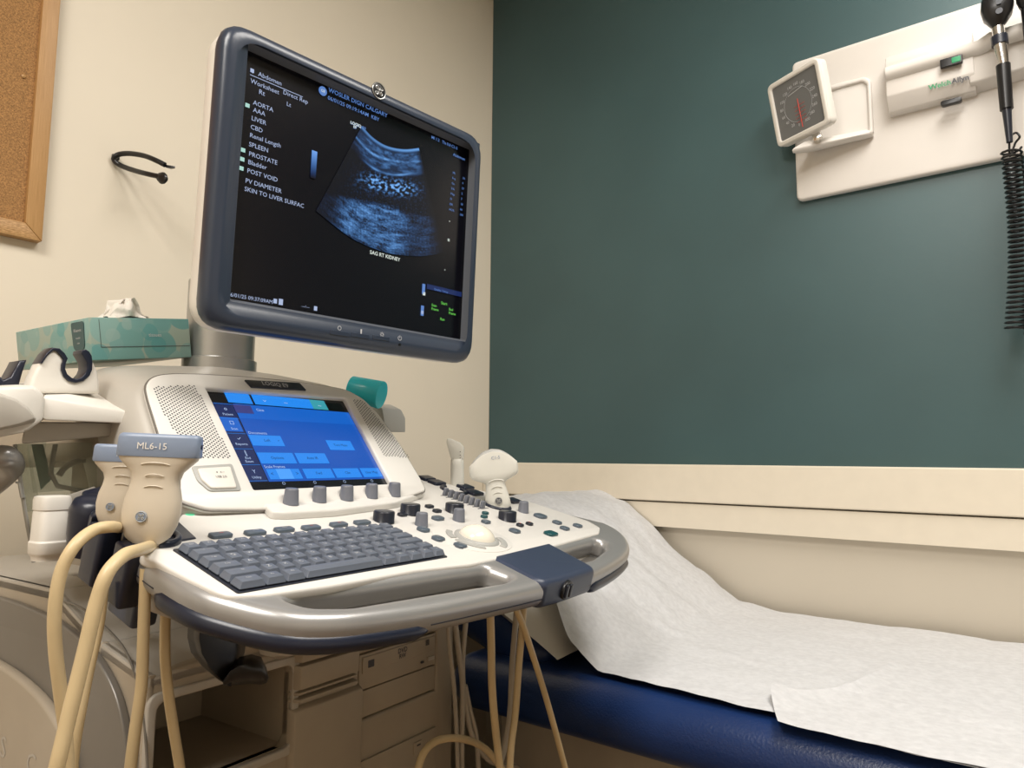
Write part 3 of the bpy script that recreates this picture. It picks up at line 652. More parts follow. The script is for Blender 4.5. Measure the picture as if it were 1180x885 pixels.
link('screen_text', texts([('Documents', .0062, *tu(.135, .455), 'LEFT'), ('Scale Frames', .0062, *tu(.135, .80), 'LEFT'), ('Cine', .0065, *tu(.26, .20), 'LEFT')]+[(s, .0055, *tu(.06, t), 'CENTER') for s, t in (('Patient', .27), ('Scan', .42), ('Reports', .575), ('End\nExam', .73), ('Utility', .90))]+
     [('⌄', .010, *tu(.35, .08), 'CENTER'), ('~', .012, *tu(.50, .09), 'CENTER'), ('~', .012, *tu(.76, .09), 'CENTER'), ('o', .009, *tu(.06, .21), 'CENTER'), ('□', .008, *tu(.06, .36), 'CENTER'), ('✓', .008, *tu(.06, .52), 'CENTER'), ('‖', .008, *tu(.06, .67), 'CENTER'), ('Y', .008, *tu(.06, .845), 'CENTER')]+
     [('○', .006, *tu(s, .965), 'CENTER') for s in (.21, .42, .64, .86)], TF, -.0040), 'uil', tp, 0)
# speaker grilles
def inside(p, P):
    r_ = False; n = len(P)
    for i in range(n):
        a, b = P[i], P[i-1]
        if (a[1] > p[1]) != (b[1] > p[1]) and p[0] < (b[0]-a[0])*(p[1]-a[1])/(b[1]-a[1])+a[0]: r_ = not r_
    return r_
for P in ([(173, 447), (224, 444.5), (266, 529), (229, 530), (204, 505), (189, 480)], [(404, 461), (418, 463), (472, 529), (441, 526)]):
    G = [T(*p) for p in P]; vs, fs = [], []; st = .0046
    u = min(g[0] for g in G); i = 0
    while u < max(g[0] for g in G):
        v = min(g[1] for g in G)+(st/2 if i % 2 else 0)
        while v < max(g[1] for g in G):
            if inside((u, v), G):
                b0 = len(vs); vs += [TF.p(u+.0013*math.cos(k*math.pi/3), v+.0013*math.sin(k*math.pi/3), .0022) for k in range(6)]; fs.append(tuple(range(b0, b0+6)))
            v += st
        u += st*.72; i += 1
    tag(link('speaker_holes', mesh(vs, fs), 'darkprint', housing, 0), kind='stuff')
up = rnd([T(*p) for p in [(219, 539), (266, 536), (277, 567), (240, 568), (226, 556)]], .004)
link('port_recess', slab(up, .001, .0035, TF, .001), 'lgrey', housing)
up = rnd([T(*p) for p in [(225, 543), (263, 540.5), (270.5, 565), (241, 566), (230, 556)]], .003)
link('port_door', slab(up, .002, .006, TF, .0015), 'white', housing)
link('port_lettering', texts([('• ⇠', .008, *T(251, 548), 'CENTER'), ('USB 2.0', .0045, *T(252, 553), 'CENTER')], TF, .0064), 'darkprint', housing)
LS = rnd([T(*p, .004) for p in [(282, 437.5), (345, 441), (353, 449.5), (290, 446)]], .001)
link('name_strip', slab(LS, .001, .0045, TF, .001), 'dknob', housing)
a = T(317, 443.5, .004)
link('name_lettering', texts([('LOGIQ E9', .0105, *a, 'CENTER')], TF, .0048, .0001), 'text', housing)
# knob shelf
sf = rnd([K(*p, .010) for p in [(286, 560), (296, 571), (313, 589), (330, 590), (387, 587), (458, 578), (491, 566), (470, 555)]], .006)
ks = link('knob_shelf', slab(sf, -.001, .010, KF, .003), 'wfascia', us)
for x, y in ((335, 580.5), (367.5, 577.5), (399, 575.5), (427.5, 573), (454, 571)): knob(x, y, .0098, .0205, 'knob', ks, .010)
for x, y in ((442, 600.5), (472.5, 591.5), (523.5, 590), (584.5, 599)): knob(x, y, .0142, .0150, 'dknob', deck, 0, 'dial_knob', .012, .93)
for x, y in ((485.5, 605.5), (528.5, 600), (603, 590)): knob(x, y, .0092, .0190, 'knob', deck, 0)
for k in range(8):
    t = k/7; u, v = K(512.6+42.7*t, 571+15*t)
    link('slider_cap', bx((0, 0, .0065), (.0088, .0060, .0125), .001, KF.at(u, v), taper=.86), 'knob', deck)
    link('slider_slot', slab(rr(u+.004, v, .030, .0016, .0006), -.0002, .0004, KF), 'darkprint', deck)

# ---- probe holders (cups open to the outside)
def cup(u, v, rad, ang, name='probe_holder', w0=-.045, w1=.006, gap=38, th_=.007, e=1):
    o_, i_ = [], []
    for k in range(25):
        a = R(ang+gap+(360-2*gap)*k/24); o_.append((u+(rad+th_)*math.cos(a), v+(rad+th_)*math.sin(a))); i_.append((u+rad*math.cos(a), v+rad*math.sin(a)))
    return link(name, slab(o_+i_[::-1], w0, w1, KF, .003), 'navy', us)
pA, pB, pC = K(174, 632, -.01), K(134, 611, -.01), K(110, 590, -.01)
for q in (pA, pB): cup(q[0], q[1], .019, 215)
link('holder_lobe', lathe([(.001, -.055), (.018, -.053), (.022, -.03), (.024, -.006), (.021, .004), (.014, .008), (.001, .009)], KF.at(pC[0]-.004, pC[1]-.006), 32), 'navy', us, 50)
link('holder_bar', slab(rnd([K(*p, -.01) for p in [(226, 632), (205, 612), (150, 587), (115, 570), (92, 576), (100, 590), (150, 615), (175, 640), (185, 640)]], .004), -.03, .001, KF, .003), 'navy', us)
for q in ((118, 622), (150, 645)):
    u, v = K(*q, -.01); link('holder_post', slab(rr(u+.004, v+.006, .022, .030, .005), -.055, .002, KF, .003), 'navy', us)
u, v = K(160, 655, -.03); link('holder_bracket', slab(rr(u+.008, v+.008, .026, .05, .005), -.085, -.012, KF, .003), 'navyblk', us)
qD, qE = K(527, 567), K(577, 585)
for q in (qD, qE): cup(q[0], q[1]+.008, .018, 45, w0=-.04, w1=.004)
for x, y in ((500, 556), (512, 561), (545, 566), (556, 573), (600, 582)):
    u, v = K(x, y); link('holder_post', slab(rr(u, v+.018, .030, .022, .004), -.03, .005, KF, .002), 'navy', us)

# ---- monitor
def L(*p): return ML @ Vector(p)
S_ = 1.05
cor = [CAM+(Vector(p)-CAM)*S_ for p in ((-.761, .455, 1.592), (-.731, .830, 1.592), (-.746, .825, 1.287), (-.776, .450, 1.287))]
cor = [ML @ p for p in cor]
SFc = sum(cor, Vector())/4; exm = (cor[1]-cor[0]+cor[2]-cor[3]); eym = (cor[0]-cor[3]+cor[1]-cor[2]); SW, SH = exm.length/2, eym.length/2
SF = Frame(SFc, exm, eym)
def S(x, y, off=0): return SF.px(x, y, off)
oc = [S(259, 24, .012), S(559, 158, .012), S(540, 421, .012), S(231, 372, .012)]
hwl = -(oc[0][0]+oc[3][0])/2; hwr = (oc[1][0]+oc[2][0])/2; hvt = (oc[0][1]+oc[1][1])/2; hvb = -(oc[3][1]+oc[2][1])/2
def orect(d=0, r=.03): return rnd([(-hwl+d, -hvb+d), (hwr-d, -hvb+d), (hwr-d, hvt-d), (-hwl+d, hvt-d)], r, 6)
mon = link('monitor', loft([[SF.p(*q, w_) for q in orect(d, .036)] for d, w_ in ((.0015, -.004), (.0, -.012), (.001, -.030), (.008, -.044), (.03, -.056), (.07, -.064))]), 'white', us, 50)
# bezel with rounded front
def irect(d=0): return rnd([(-SW/2-d, -SH/2-d), (SW/2+d, -SH/2-d), (SW/2+d, SH/2+d), (-SW/2-d, SH/2+d)], .002, 6)
rings = [[SF.p(*q, w_) for q in orect(d, .034)] for d, w_ in ((.001, -.010), (-.001, .0), (.0, .008), (.003, .0135), (.008, .0165), (.014, .0175), (.018, .0172))]
rings += [[SF.p(*q, w_) for q in irect(d)] for d, w_ in ((.012, .012), (.0055, .0105))]
link('bezel', loft(rings, False), 'bezel', mon, 50)
link('screen_lip', loft([[SF.p(*q, w_) for q in irect(d)] for d, w_ in ((.0058, .0106), (.0052, .0102), (.001, .000), (0, -.003))], False), 'lip', mon, 30)
scr = link('screen', slab(irect(.002), -.006, -.001, SF), 'glass', mon)
# sector image
def bez(P, t):
    n = len(P)-1; x = t*n; i = min(int(x), n-1); f_ = x-i; a, b, c_, d = P[max(i-1, 0)], P[i], P[i+1], P[min(i+2, n)]
    return tuple(.5*((2*b[k])+(c_[k]-a[k])*f_+(2*a[k]-5*b[k]+4*c_[k]-d[k])*f_*f_+(3*b[k]-a[k]-3*c_[k]+d[k])*f_**3) for k in range(2))
TA = [(417, 145), (428, 157), (440, 165.5), (452, 170), (467, 172), (482.5, 170.5)]; BA = [(364, 243), (385, 260), (406, 275), (426, 284.5), (447, 291.5), (468, 294.5), (490, 295), (511, 291)]
NS, NT = 150, 150; vs, fs, cols = [], [], []
def g(x, y, cx, cy, sx, sy, rot=0):
    dx, dy = x-cx, y-cy; c_, s_ = math.cos(rot), math.sin(rot); a = (dx*c_+dy*s_)/sx; b = (-dx*s_+dy*c_)/sy; return math.exp(-(a*a+b*b))
def sst(a, b, x): t = max(0, min(1, (x-a)/(b-a))); return t*t*(3-2*t)
for i in range(NS+1):
    s = i/NS
    for j in range(NT+1):
        t = j/NT; p, q = bez(TA, s), bez(BA, s); x, y = p[0]+(q[0]-p[0])*t, p[1]+(q[1]-p[1])*t
        vs.append(SF.p(*S(x, y), .0003))
        nz = .5+.5*noise.noise(Vector((s*9, t*40, 0)))+.35*noise.noise(Vector((s*30, t*90, 3))); fine = .5+.9*noise.noise(Vector((x*.55, y*.75, 5)))
        nf = noise.noise(Vector((x*.28, y*.34, 9)))
        blot = noise.noise(Vector((x*.085+3, y*.13, 2))); st_ = noise.noise(Vector((s*7, t*26+s*3, 6)))
        I = .85*math.exp(-((t-.012)/.016)**2)*(.6+.4*s)
        I += sst(.02, .06, t)*(1-sst(.17, .30, t))*(.10+.50*max(0, nz-.25+.5*st_))*(.30+.70*sst(.0, .25, s))*(1-.65*sst(.88, 1, s))
        I += .60*math.exp(-((t-.235-.03*math.sin(s*4))/.010)**2)*sst(.15, .35, s)*(1-sst(.75, .95, s))*(.6+st_)
        I += .40*math.exp(-((t-.13-.01*math.sin(s*6))/.010)**2)*(.3+nz)
        I += (g(x, y, 430, 208, 12, 7.5, .1)+g(x, y, 463, 217, 15, 7.5, .05)+.55*g(x, y, 447, 214, 24, 8, .1))*max(0, .10+1.7*nf+.9*(fine-.5)+.3*blot)*1.25
        post = sst(0, 1, (y-(224+.19*(x-392)+(4 if x > 460 else 0)))/7)
        I += post*max(0, .06+.55*max(0, nz-.15)+.25*blot+.45*max(0, st_)+.3*(fine-.5))*(.25+.75*sst(380, 402, x))*(1-.72*sst(452, 478, x))*(1-.8*sst(488, 506, x))*(1-.3*sst(.92, 1, t))
        I += .16*max(0, fine-.55)*(1-sst(.90, 1.0, s))*sst(.25, .35, t)
        I *= (.30+.70*sst(.02, .22, s) if t > .25 else 1)*(1-.8*sst(.93, 1, s)*(t > .03))
        I = max(0, min(1, I)); cols.append((.17*I**1.5+.0018, .42*I**1.3+.0022, .88*I**1.15+.0035))
for i in range(NS):
    for j in range(NT): fs.append((i*(NT+1)+j, i*(NT+1)+j+1, (i+1)*(NT+1)+j+1, (i+1)*(NT+1)+j))
me = mesh(vs, fs); ca = me.color_attributes.new('echo', 'FLOAT_COLOR', 'POINT')
for k, c_ in enumerate(cols): ca.data[k].color = (*c_, 1)
em = bpy.data.materials.new('scan_image'); em.use_nodes = True; nt = em.node_tree; b = nt.nodes['Principled BSDF']
at = nt.nodes.new('ShaderNodeAttribute'); at.attribute_name = 'echo'; nt.links.new(at.outputs['Color'], b.inputs['Emission Color']); b.inputs['Emission Strength'].default_value = .8; b.inputs['Base Color'].default_value = (.004, .004, .006, 1); b.inputs['Roughness'].default_value = .25
link('scan_image', me, em, scr, 0)
# grey bar
vs = []; nb_ = 16; p0, p1 = S(362.5, 174), S(361.5, 206)
for k in range(nb_+1):
    t = k/nb_; vs += [SF.p(p0[0]-.0042, p0[1]+(p1[1]-p0[1])*t, .0003), SF.p(p0[0]+.0042, p0[1]+(p1[1]-p0[1])*t, .0003)]
me = mesh(vs, [(2*k, 2*k+2, 2*k+3, 2*k+1) for k in range(nb_)]); ca = me.color_attributes.new('echo', 'FLOAT_COLOR', 'POINT')
for k in range(len(vs)): t = (k//2)/nb_; ca.data[k].color = (.16*(1-t)**2, .36*(1-t)**1.6, .80*(1-t)**1.3, 1)
link('grey_scale_bar', me, em, scr, 0)
def st(s, x, y, size, al='LEFT'): u, v = S(x, y); return (s, size*.80, u, v, al)
link('screen_text', texts([st(':   Abdomen', 290, 82, .0105), st('Worksheet', 288.5, 93, .0108), st('Direct Rep', 326, 106, .0105), st('Rt', 298, 105.5, .0115), st('Lt', 330, 119.5, .010),
    st('AORTA', 291.5, 118, .0105), st('AAA', 291.5, 126.5, .0105), st('LIVER', 289.5, 136, .0105), st('CBD', 288.5, 146, .0105), st('Renal Length', 287.5, 155.5, .0105), st('SPLEEN', 286.5, 166, .0105),
    st('PROSTATE', 286.5, 177, .0105), st('Bladder', 285.5, 186.5, .0105), st('POST VOID', 284.5, 196.5, .0105), st('PV DIAMETER', 282.5, 208, .0105), st('SKIN TO LIVER SURFAC', 281.5, 217.5, .0102),
    st('06/01/25 09:37:09AM', 262, 339, .0088), st('-.--/-.--', 347, 352.5, .006)], SF, .0004), 'scrtext', scr, 0)
link('screen_text', texts([st('WOSLER DIGN CALGARY', 378.5, 103.5, .0112), st('06/01/25 09:19:14AM  KBY', 377.5, 112.5, .0100), st('MI 1.2   TIs 0.8 C1-5', 497, 158, .0085), st('Abdomen', 522, 178, .0085), st('LOGIQ E9', 404, 141.5, .0075, 'LEFT'), st('E9', 407, 146.5, .007)], SF, .0004, .00005), 'scrblue', scr, 0)
link('screen_text', texts([st('SAG RT KIDNEY', 426, 290.5, .0098), st('LOGIQ', 403.5, 140.8, .0075), st('E9', 407, 145.8, .0065), st('¤', 515.5, 276.5, .011), st('+', 517, 255, .006), st('▸', 512, 311, .008)], SF, .0005, .0001), 'scrwhite', scr, 0)
rt = []
for k in range(8): rt += [st(('FR', 'Frq', 'Gn', 'S/A', 'Map', 'D', 'DR', 'AO%')[k], 521.5-k*.6, 199+k*6.0, .0066), st(str((26, 4, 57, 2, 3, 18, 66, 100)[k]), 533-k*.5, 205+k*6.0, .0066)]
link('screen_text', texts(rt+[st('Quality / Setup', 500, 333, .0062)], SF, .0004), 'scrblue', scr, 0)
link('screen_text', texts([st('Scan\nFrame', 497, 353.5, .0075), st('End\nFrame', 517, 358.5, .0075), st('Run', 507, 367.5, .0075), st('Start', 508, 349, .0085)], SF, .0005, .0001), 'scrgreen', scr, 0)
def sq(x, y, w_, h_, m, nm='screen_icon'): u, v = S(x, y); link(nm, quad(SF, u-w_/2, v-h_/2, u+w_/2, v+h_/2, .0004), m, scr, 0)
for x, y in ((286, 121.5), (281, 173), (280, 183.5), (279, 194)): sq(x-1, y, .0058, .0052, 'scrfolder')
sq(290.5, 81.5, .005, .005, 'scrtext'); sq(317, 347, .005, .006, 'scrtext'); sq(323.5, 348, .006, .008, 'scrtext'); sq(363.5, 355.5, .005, .006, 'scrtext')
sq(488, 333, .006, .016, 'scrblue'); sq(486.5, 358, .006, .016, 'scrblue'); sq(488.5, 338.5, .005, .005, 'scrwhite'); sq(486.5, 360, .005, .005, 'scrtext')
a, b_ = S(288, 86), S(349, 110); link('screen_rule', quad(SF, a[0], a[1]-.0004, b_[0], a[1]+.0004, .0004), 'scrtext', scr, 0)
a, b_ = S(492, 327), S(532, 337.5); link('screen_strip', quad(SF, a[0], a[1]-.008, b_[0], a[1], .0002), 'uidark', scr, 0)
e_ = S(372, 105); link('screen_badge', slab(circ(*e_, .0065, 20), 0, .0003, SF), 'scrblue', scr, 0)
link('screen_badge', texts([('GE', .0055, *e_, 'CENTER')], SF, .0006), 'scrwhite', scr, 0)
# monitor badge, controls
be = S(436.5, 105, .017); BFm = SF.at(be[0], be[1], .0165)
emblem(BFm, 0, 0, .0128, mon)
for k, x in enumerate((391, 415, 439)):
    u, v = S(x, 384+k*2.8, .0175); link('menu_key', slab(rr(u, v, .030, .006, .001), .0165, .0182, SF, .0005), 'bezel', mon)
link('control_marks', texts([('○', .008, *S(391, 378.5, .0175), 'CENTER'), ('▮', .008, *S(416, 382, .0175), 'CENTER'), ('☼', .009, *S(440, 386, .0175), 'CENTER'), ('⏻', .009, *S(460.5, 390, .0175), 'CENTER')], SF, .0180), 'text', mon, 0)
link('power_key', slab(circ(*S(460.5, 397, .0175), .0022, 12), .0165, .0183, SF), 'black', mon)
# pole and swivel
pc_ = Ax(254, 400, -.43); px_, py_ = -.43, pc_.y
Z1 = Ax(254, 409.5, -.38).z; Z2 = Z1-.03
PF = Frame((px_, py_, 0), (1, 0, 0), (0, 1, 0))
link('monitor_post', lathe([(.001, Z2-.06), (.054, Z2-.06), (.054, Z1-.001), (.052, Z1), (.050, Z1+.001), (.050, Z1+.12), (.03, Z1+.14), (.001, Z1+.14)], PF, 40), 'steel', us, 40)
bkp = SF.p(0, 0, -.06)
link('monitor_arm', tube([Vector((px_, py_, Z1+.10)), Vector((px_, py_, Z1+.20)), bkp], .022, 16, 5), 'steel', us, 60)

# ---- base body
AF = -.20
prof = [(-.80, .20), (AF, .20), (AF, .868), (-.30, .888), (-.42, .935), (-.80, .935)]
bl, br = -.105, .415
FRF = Frame((AF, 0, 0), (0, 1, 0), (0, 0, 1))
def FR(x, y, off=0): return FRF.px(x, y, off)
bay = rnd([FR(*p) for p in [(178, 810), (337, 767), (328, 862), (180, 905)]], .010)
bayz0 = min(q[1] for q in bay); bayz1 = max(q[1] for q in bay); bay_y0 = min(q[0] for q in bay); bay_y1 = max(q[0] for q in bay)
drv = [FR(*p) for p in [(412, 745), (505, 725), (502, 800), (417, 826)]]
d0, d1 = FR(415, 760)[0], FR(503, 760)[0]; dz1 = FR(503, 728)[1]; dz0 = (FR(417, 826)[1]+FR(502, 800)[1])/2
dopen = [(d0, dz0), (d1, dz0), (d1, dz1), (d0, dz1)]
bay2 = [(bay_y0, bayz0), (bay_y1, bayz0), (bay_y1, bayz1), (bay_y0, bayz1)]
body = link('base_front', slab([(bl, .20), (br, .20), (br, .90), (bl, .868)], -.02, 0, FRF, .006, holes=[rnd(bay2, .012)[::-1], dopen[::-1]]), 'body', us)
link('bay_liner', join([bx((AF-.10, bay_y0-.003, (bayz0+bayz1)/2), (.19, .006, bayz1-bayz0)), bx((AF-.10, bay_y1+.003, (bayz0+bayz1)/2), (.19, .006, bayz1-bayz0)),
     bx((AF-.10, (bay_y0+bay_y1)/2, bayz0-.003), (.19, bay_y1-bay_y0, .006)), bx((AF-.10, (bay_y0+bay_y1)/2, bayz1+.003), (.19, bay_y1-bay_y0, .006)), bx((AF-.19, (bay_y0+bay_y1)/2, (bayz0+bayz1)/2), (.006, bay_y1-bay_y0, bayz1-bayz0))]), 'body', us)
link('bay_rim', slab(rnd([(bay_y0-.010, bayz0-.010), (bay_y1+.010, bayz0-.010), (bay_y1+.010, bayz1+.010), (bay_y0-.010, bayz1+.010)], .014), -.004, .004, FRF, .002, holes=[rnd(bay2, .012)[::-1]]), 'shell', us)
link('base_side', slab([(p[0], p[1]) for p in prof], 0, .012, Frame((0, bl+.012, 0), (1, 0, 0), (0, 0, 1)), .004), 'body', us)
link('base_side', slab([(p[0], p[1]) for p in prof], 0, .012, Frame((0, br, 0), (1, 0, 0), (0, 0, 1)), .004), 'body', us)
link('base_top', hull([(a_, b0_, z_) for (a_, z_) in ((AF, .868), (-.30, .888), (-.30, .874), (AF, .854)) for b0_ in (bl, br)], .003), 'shell', us)
link('base_top', hull([(a_, b0_, z_) for (a_, z_) in ((-.30, .888), (-.42, .935), (-.42, .921), (-.30, .874)) for b0_ in (bl, br)], .002), 'shell', us)
link('base_top', hull([(a_, b0_, z_) for (a_, z_) in ((-.42, .935), (-.80, .935), (-.80, .921), (-.42, .921)) for b0_ in (bl, br)], .002), 'shell', us)
link('base_back', bx((-.79, (bl+br)/2, .55), (.02, br-bl, .74)), 'body', us)
link('base_plinth', bx((-.48, (bl+br)/2, .14), (.70, br-bl+.06, .12), .03), 'body2', us)
for sx in (-.22, -.74):
    for sy in (bl+.02, br-.02):
        link('caster', join([lathe([(.02, -.015), (.06, -.014), (.065, -.008), (.065, .008), (.06, .014), (.02, .015)], Frame((sx, sy, .066), (1, 0, 0), (0, 0, 1)), 24)]), 'navy', us)
link('console_column', bx((-.24, .16, .92), (.16, .26, .13), .02), 'shell', us)
# DVD drive and panels
dw = d1-d0; FD = FRF.at(0, 0, -.006)
hh = dz1-dz0
def dz(t): return dz1-hh*t
dv = link('disc_drive', slab([(d0+.001, dz(.55)), (d1-.001, dz(.55)), (d1-.001, dz(.02)), (d0+.001, dz(.02))], -.014, -.002, FRF, .001), 'body', us)
link('drive_tray', slab([(d0+.006, dz(.30)), (d1-.004, dz(.30)), (d1-.004, dz(.06)), (d0+.006, dz(.06))], -.003, .0, FRF, .0006), 'body', dv)
link('drive_marks', join([slab(rr(d0+.022, dz(.18), .012, .010, .001), .0, .0004, FRF), slab(rr(d0+dw*.80, dz(.44), .006, .003, .001), -.002, .0004, FRF)]), 'darkprint', dv)
link('drive_lettering', texts([('DVD', .010, d0+dw*.52, dz(.13), 'CENTER'), ('RW', .009, d0+dw*.52, dz(.22), 'CENTER'), ('▦', .011, d0+dw*.86, dz(.14), 'CENTER')], FRF, .0006, .0002), 'darkprint', dv)
link('eject_key', slab(rr(d0+dw*.92, dz(.42), .014, .006, .001), -.002, .001, FRF, .0005), 'shell', dv)
link('blank_panel', slab([(d0+.001, dz(.97)), (d1-.001, dz(.97)), (d1-.001, dz(.57)), (d0+.001, dz(.57))], -.014, -.002, FRF, .001), 'body', us)
# printer stack
s0, s1 = FR(341, 770, .01)[0], FR(413, 770, .01)[0]
def sz(y): return FR(345, y, .01)[1]
for k, (ya, yb_, out) in enumerate(((738, 765, .030), (767, 796, .028), (798, 803, .022), (805, 811, .026))):
    za, zb2 = sz(ya), sz(yb_); link('printer_front', hull([(AF-.004, y_, z_) for y_ in (s0, s1) for z_ in (zb2, za)]+[(AF+out*.5, y_, z_) for y_ in (s0+.006, s1-.002) for z_ in (zb2+.001, za-.001)], .0015), 'body', us)
# raised step below the stack
zs = FR(345, 815, .008)[1]
link('front_step', hull([(AF-.002, y_, z_) for y_ in (s0-.002, d0) for z_ in (zs-.25, zs)]+[(AF+.010, y_, z_) for y_ in (s0+.002, d0-.002) for z_ in (zs-.24, zs-.004)], .002), 'body', us)
lp = FR(455, 850); link('lower_door', slab([(lp[0]-.09, .40), (FR(500, 840)[0], .40), (FR(500, 840)[0], FR(498, 838)[1]), (lp[0]-.09, FR(498, 838)[1])], 0, .004, FRF, .001), 'body', us)
u, v = FR(481, 861, .004); link('door_latch', slab(rr(u, v, .018, .018, .002), .003, .0065, FRF, .001), 'body', us); link('latch_mark', slab(rr(u, v+.004, .008, .002, .0006), .006, .0072, FRF), 'darkprint', us)
# side drum cover
SD = Frame((0, bl, 0), (1, 0, 0), (0, 0, 1))   # ez = -y, out of the left side
def SP(x, y, off=0): return SD.px(x, y, off)
arcO = [(-90, 690), (-40, 683), (0, 688), (40, 702), (78, 722), (108, 750), (132, 790), (145, 835), (150, 890), (150, 930)]
pts = [SP(*p, .006) for p in arcO]
out1 = [(q[0], q[1]) for q in cr_pts([(p[0], p[1]) for p in pts], 5)]+[(pts[-1][0], .25), (pts[0][0], .25)]
link('side_band', slab(out1, 0, .010, SD, .003), 'body2', us)
arcI = [(-60, 738), (-25, 748), (0, 760), (28, 778), (55, 803), (76, 835), (88, 870), (92, 910)]
pts = [SP(*p, .012) for p in arcI]
out2 = [(q[0], q[1]) for q in cr_pts([(p[0], p[1]) for p in pts], 5)]+[(pts[-1][0], .25), (pts[0][0], .25)]
link('side_disc', slab(out2, .008, .022, SD, .005), 'body', us)
link('side_lettering', texts([('C', .035, *SP(36, 882, .022), 'CENTER'), ('S', .035, *SP(4, 862, .022), 'CENTER')], SD, .0225), 'shell', us)
seam = [SP(*p, .002) for p in [(60, 690), (90, 700), (118, 722), (142, 750), (157, 790), (164, 835), (168, 890)]]
link('side_seam', tube([SD.p(q[0], q[1], .000) for q in seam], .0014, 8, 5), 'body2', us)
link('rating_label', slab(rr(-.50, -.03, .06, .03, .002), 0, .0006, Frame((0, 0, .9352), (1, 0, 0), (0, 1, 0))), 'shell', us)
link('rating_text', texts([('MEDICAL', .012, -.50, -.02, 'CENTER'), ('|||||||', .014, -.50, -.035, 'CENTER')], Frame((0, 0, .936), (1, 0, 0), (0, 1, 0))), 'darkprint', us)
# black brake lever under the console
def BL(x, y, a=-.10): return Ax(x, y, a)
lv = link('swivel_lever', loft([[BL(x+dx, y+dy, -.10+da) for dx, da, dy in ((-w_, 0, 0), (-w_*.6, .022, 1), (w_*.6, .022, 1), (w_, 0, 0), (w_*.6, -.02, 0), (-w_*.6, -.02, 0))] for x, y, w_ in ((250, 705, 33), (250, 735, 34), (251, 752, 31), (255, 768, 22), (261, 782, 11), (265, 790, 2))]), 'black', us, 70)
link('lever_pad', loft([[BL(x+dx, y+dy*hh_, -.085) if abs(dy) > .5 else BL(x+dx, y+dy*hh_, -.085+da) for dx, dy, da in ((0, -1, 0), (-1, -.35, .015), (-1, .35, .015), (0, 1, 0), (1, .35, -.015), (1, -.35, -.015))] for x, y, hh_ in ((258, 786, 4), (266, 778, 12), (276, 773, 16), (290, 771, 17), (301, 773, 16), (307, 778, 9), (309, 781, 3))]), 'black', us, 70)

# ---- accessory shelf on the machine's left
A0 = -.30
def AX(x, y, a=A0): return Ax(x, y, a)
link('accessory_shelf', hull([AX(x, y, A0) for x, y in ((50, 457), (95, 465), (146, 474), (147.5, 488), (49, 484))]+[AX(x, y, A0-.10) for x, y in ((52, 451), (124, 449), (134, 455), (145, 470), (144, 484), (54, 482))], .002), 'white', us)
link('shelf_skirt', hull([AX(x, y, a_) for x, y in ((30, 486), (140, 487), (134, 502), (60, 506), (24, 512)) for a_ in (A0-.02, A0-.11)], .004), 'shell', us)
link('shelf_arm', hull([AX(x, y, A0+.005) for x, y in ((-60, 452), (0, 446), (40, 446), (51, 456), (49, 484), (30, 498), (-60, 516))]+[AX(x, y, A0-.13) for x, y in ((-60, 448), (0, 442.5), (32, 441), (46, 447), (55, 480), (30, 490), (-60, 506))], .003), 'white', us)
cap = [AX(x, y, A0+.006) for x, y in ((-60, 452), (-20, 450), (0, 453), (18, 459), (33, 470), (42, 482), (40, 487), (20, 492), (-60, 508))]
link('arm_cap', hull([p for p in cap]+[p+Vector((.006, 0, 0)) for p in [AX(x, y, A0+.008) for x, y in ((-55, 456), (-20, 454), (0, 457), (16, 463), (30, 473), (37, 482), (18, 489), (-55, 504))]], .001), 'shell', us)
link('support_rail', tube([AX(-60, 520, -.34), AX(-10, 526, -.33), AX(8, 528, -.33), AX(12, 540, -.36), AX(-10, 560, -.40)], .013, 14, 6), 'silver', us)
FH = Frame((A0-.045, 0, 0), (0, 1, 0), (0, 0, 1))
def FHp(P, off=0): return [FH.px(*p, off) for p in P]
link('gel_holder', slab(FHp([(29, 446), (33, 434), (40, 420), (48, 409), (55, 404), (60, 404), (66, 411), (69.5, 416), (67, 421), (66.5, 427), (69, 433), (74, 438), (81, 440), (88, 438), (94, 433), (97, 427), (97.5, 419), (98, 413), (102, 417), (107, 428), (109.5, 440), (109.5, 454), (29, 454)], 0), -.010, .012, FH, .004), 'white', us)
link('holder_liner', slab(FHp([(40, 419), (47, 408), (54, 401.5), (62, 402.5), (68, 408), (71.5, 414), (69.5, 419), (68.5, 426), (71, 432), (76, 436), (81, 437.5), (87, 436), (91.5, 431), (93.5, 426), (93.5, 419), (90, 413), (87, 408), (88, 404.5), (92, 403.5), (96, 406), (99, 411), (100, 419), (99.5, 427), (96.5, 434), (89.5, 440), (81, 442), (73, 440), (67, 434.5), (64.5, 427), (65, 420.5), (67, 415.5), (63.5, 410), (59, 405.5), (55, 405), (49, 410), (42, 420)], 0), -.008, .0145, FH, .001), 'navy', us)
link('gel_holder', slab(FHp([(-12, 446), (-5, 430), (-3, 412), (1, 412), (5, 428), (14, 436), (22, 433), (28, 422), (32, 414), (41, 413), (36, 428), (31, 446)], 0), -.05, -.02, FH, .003), 'navy', us)
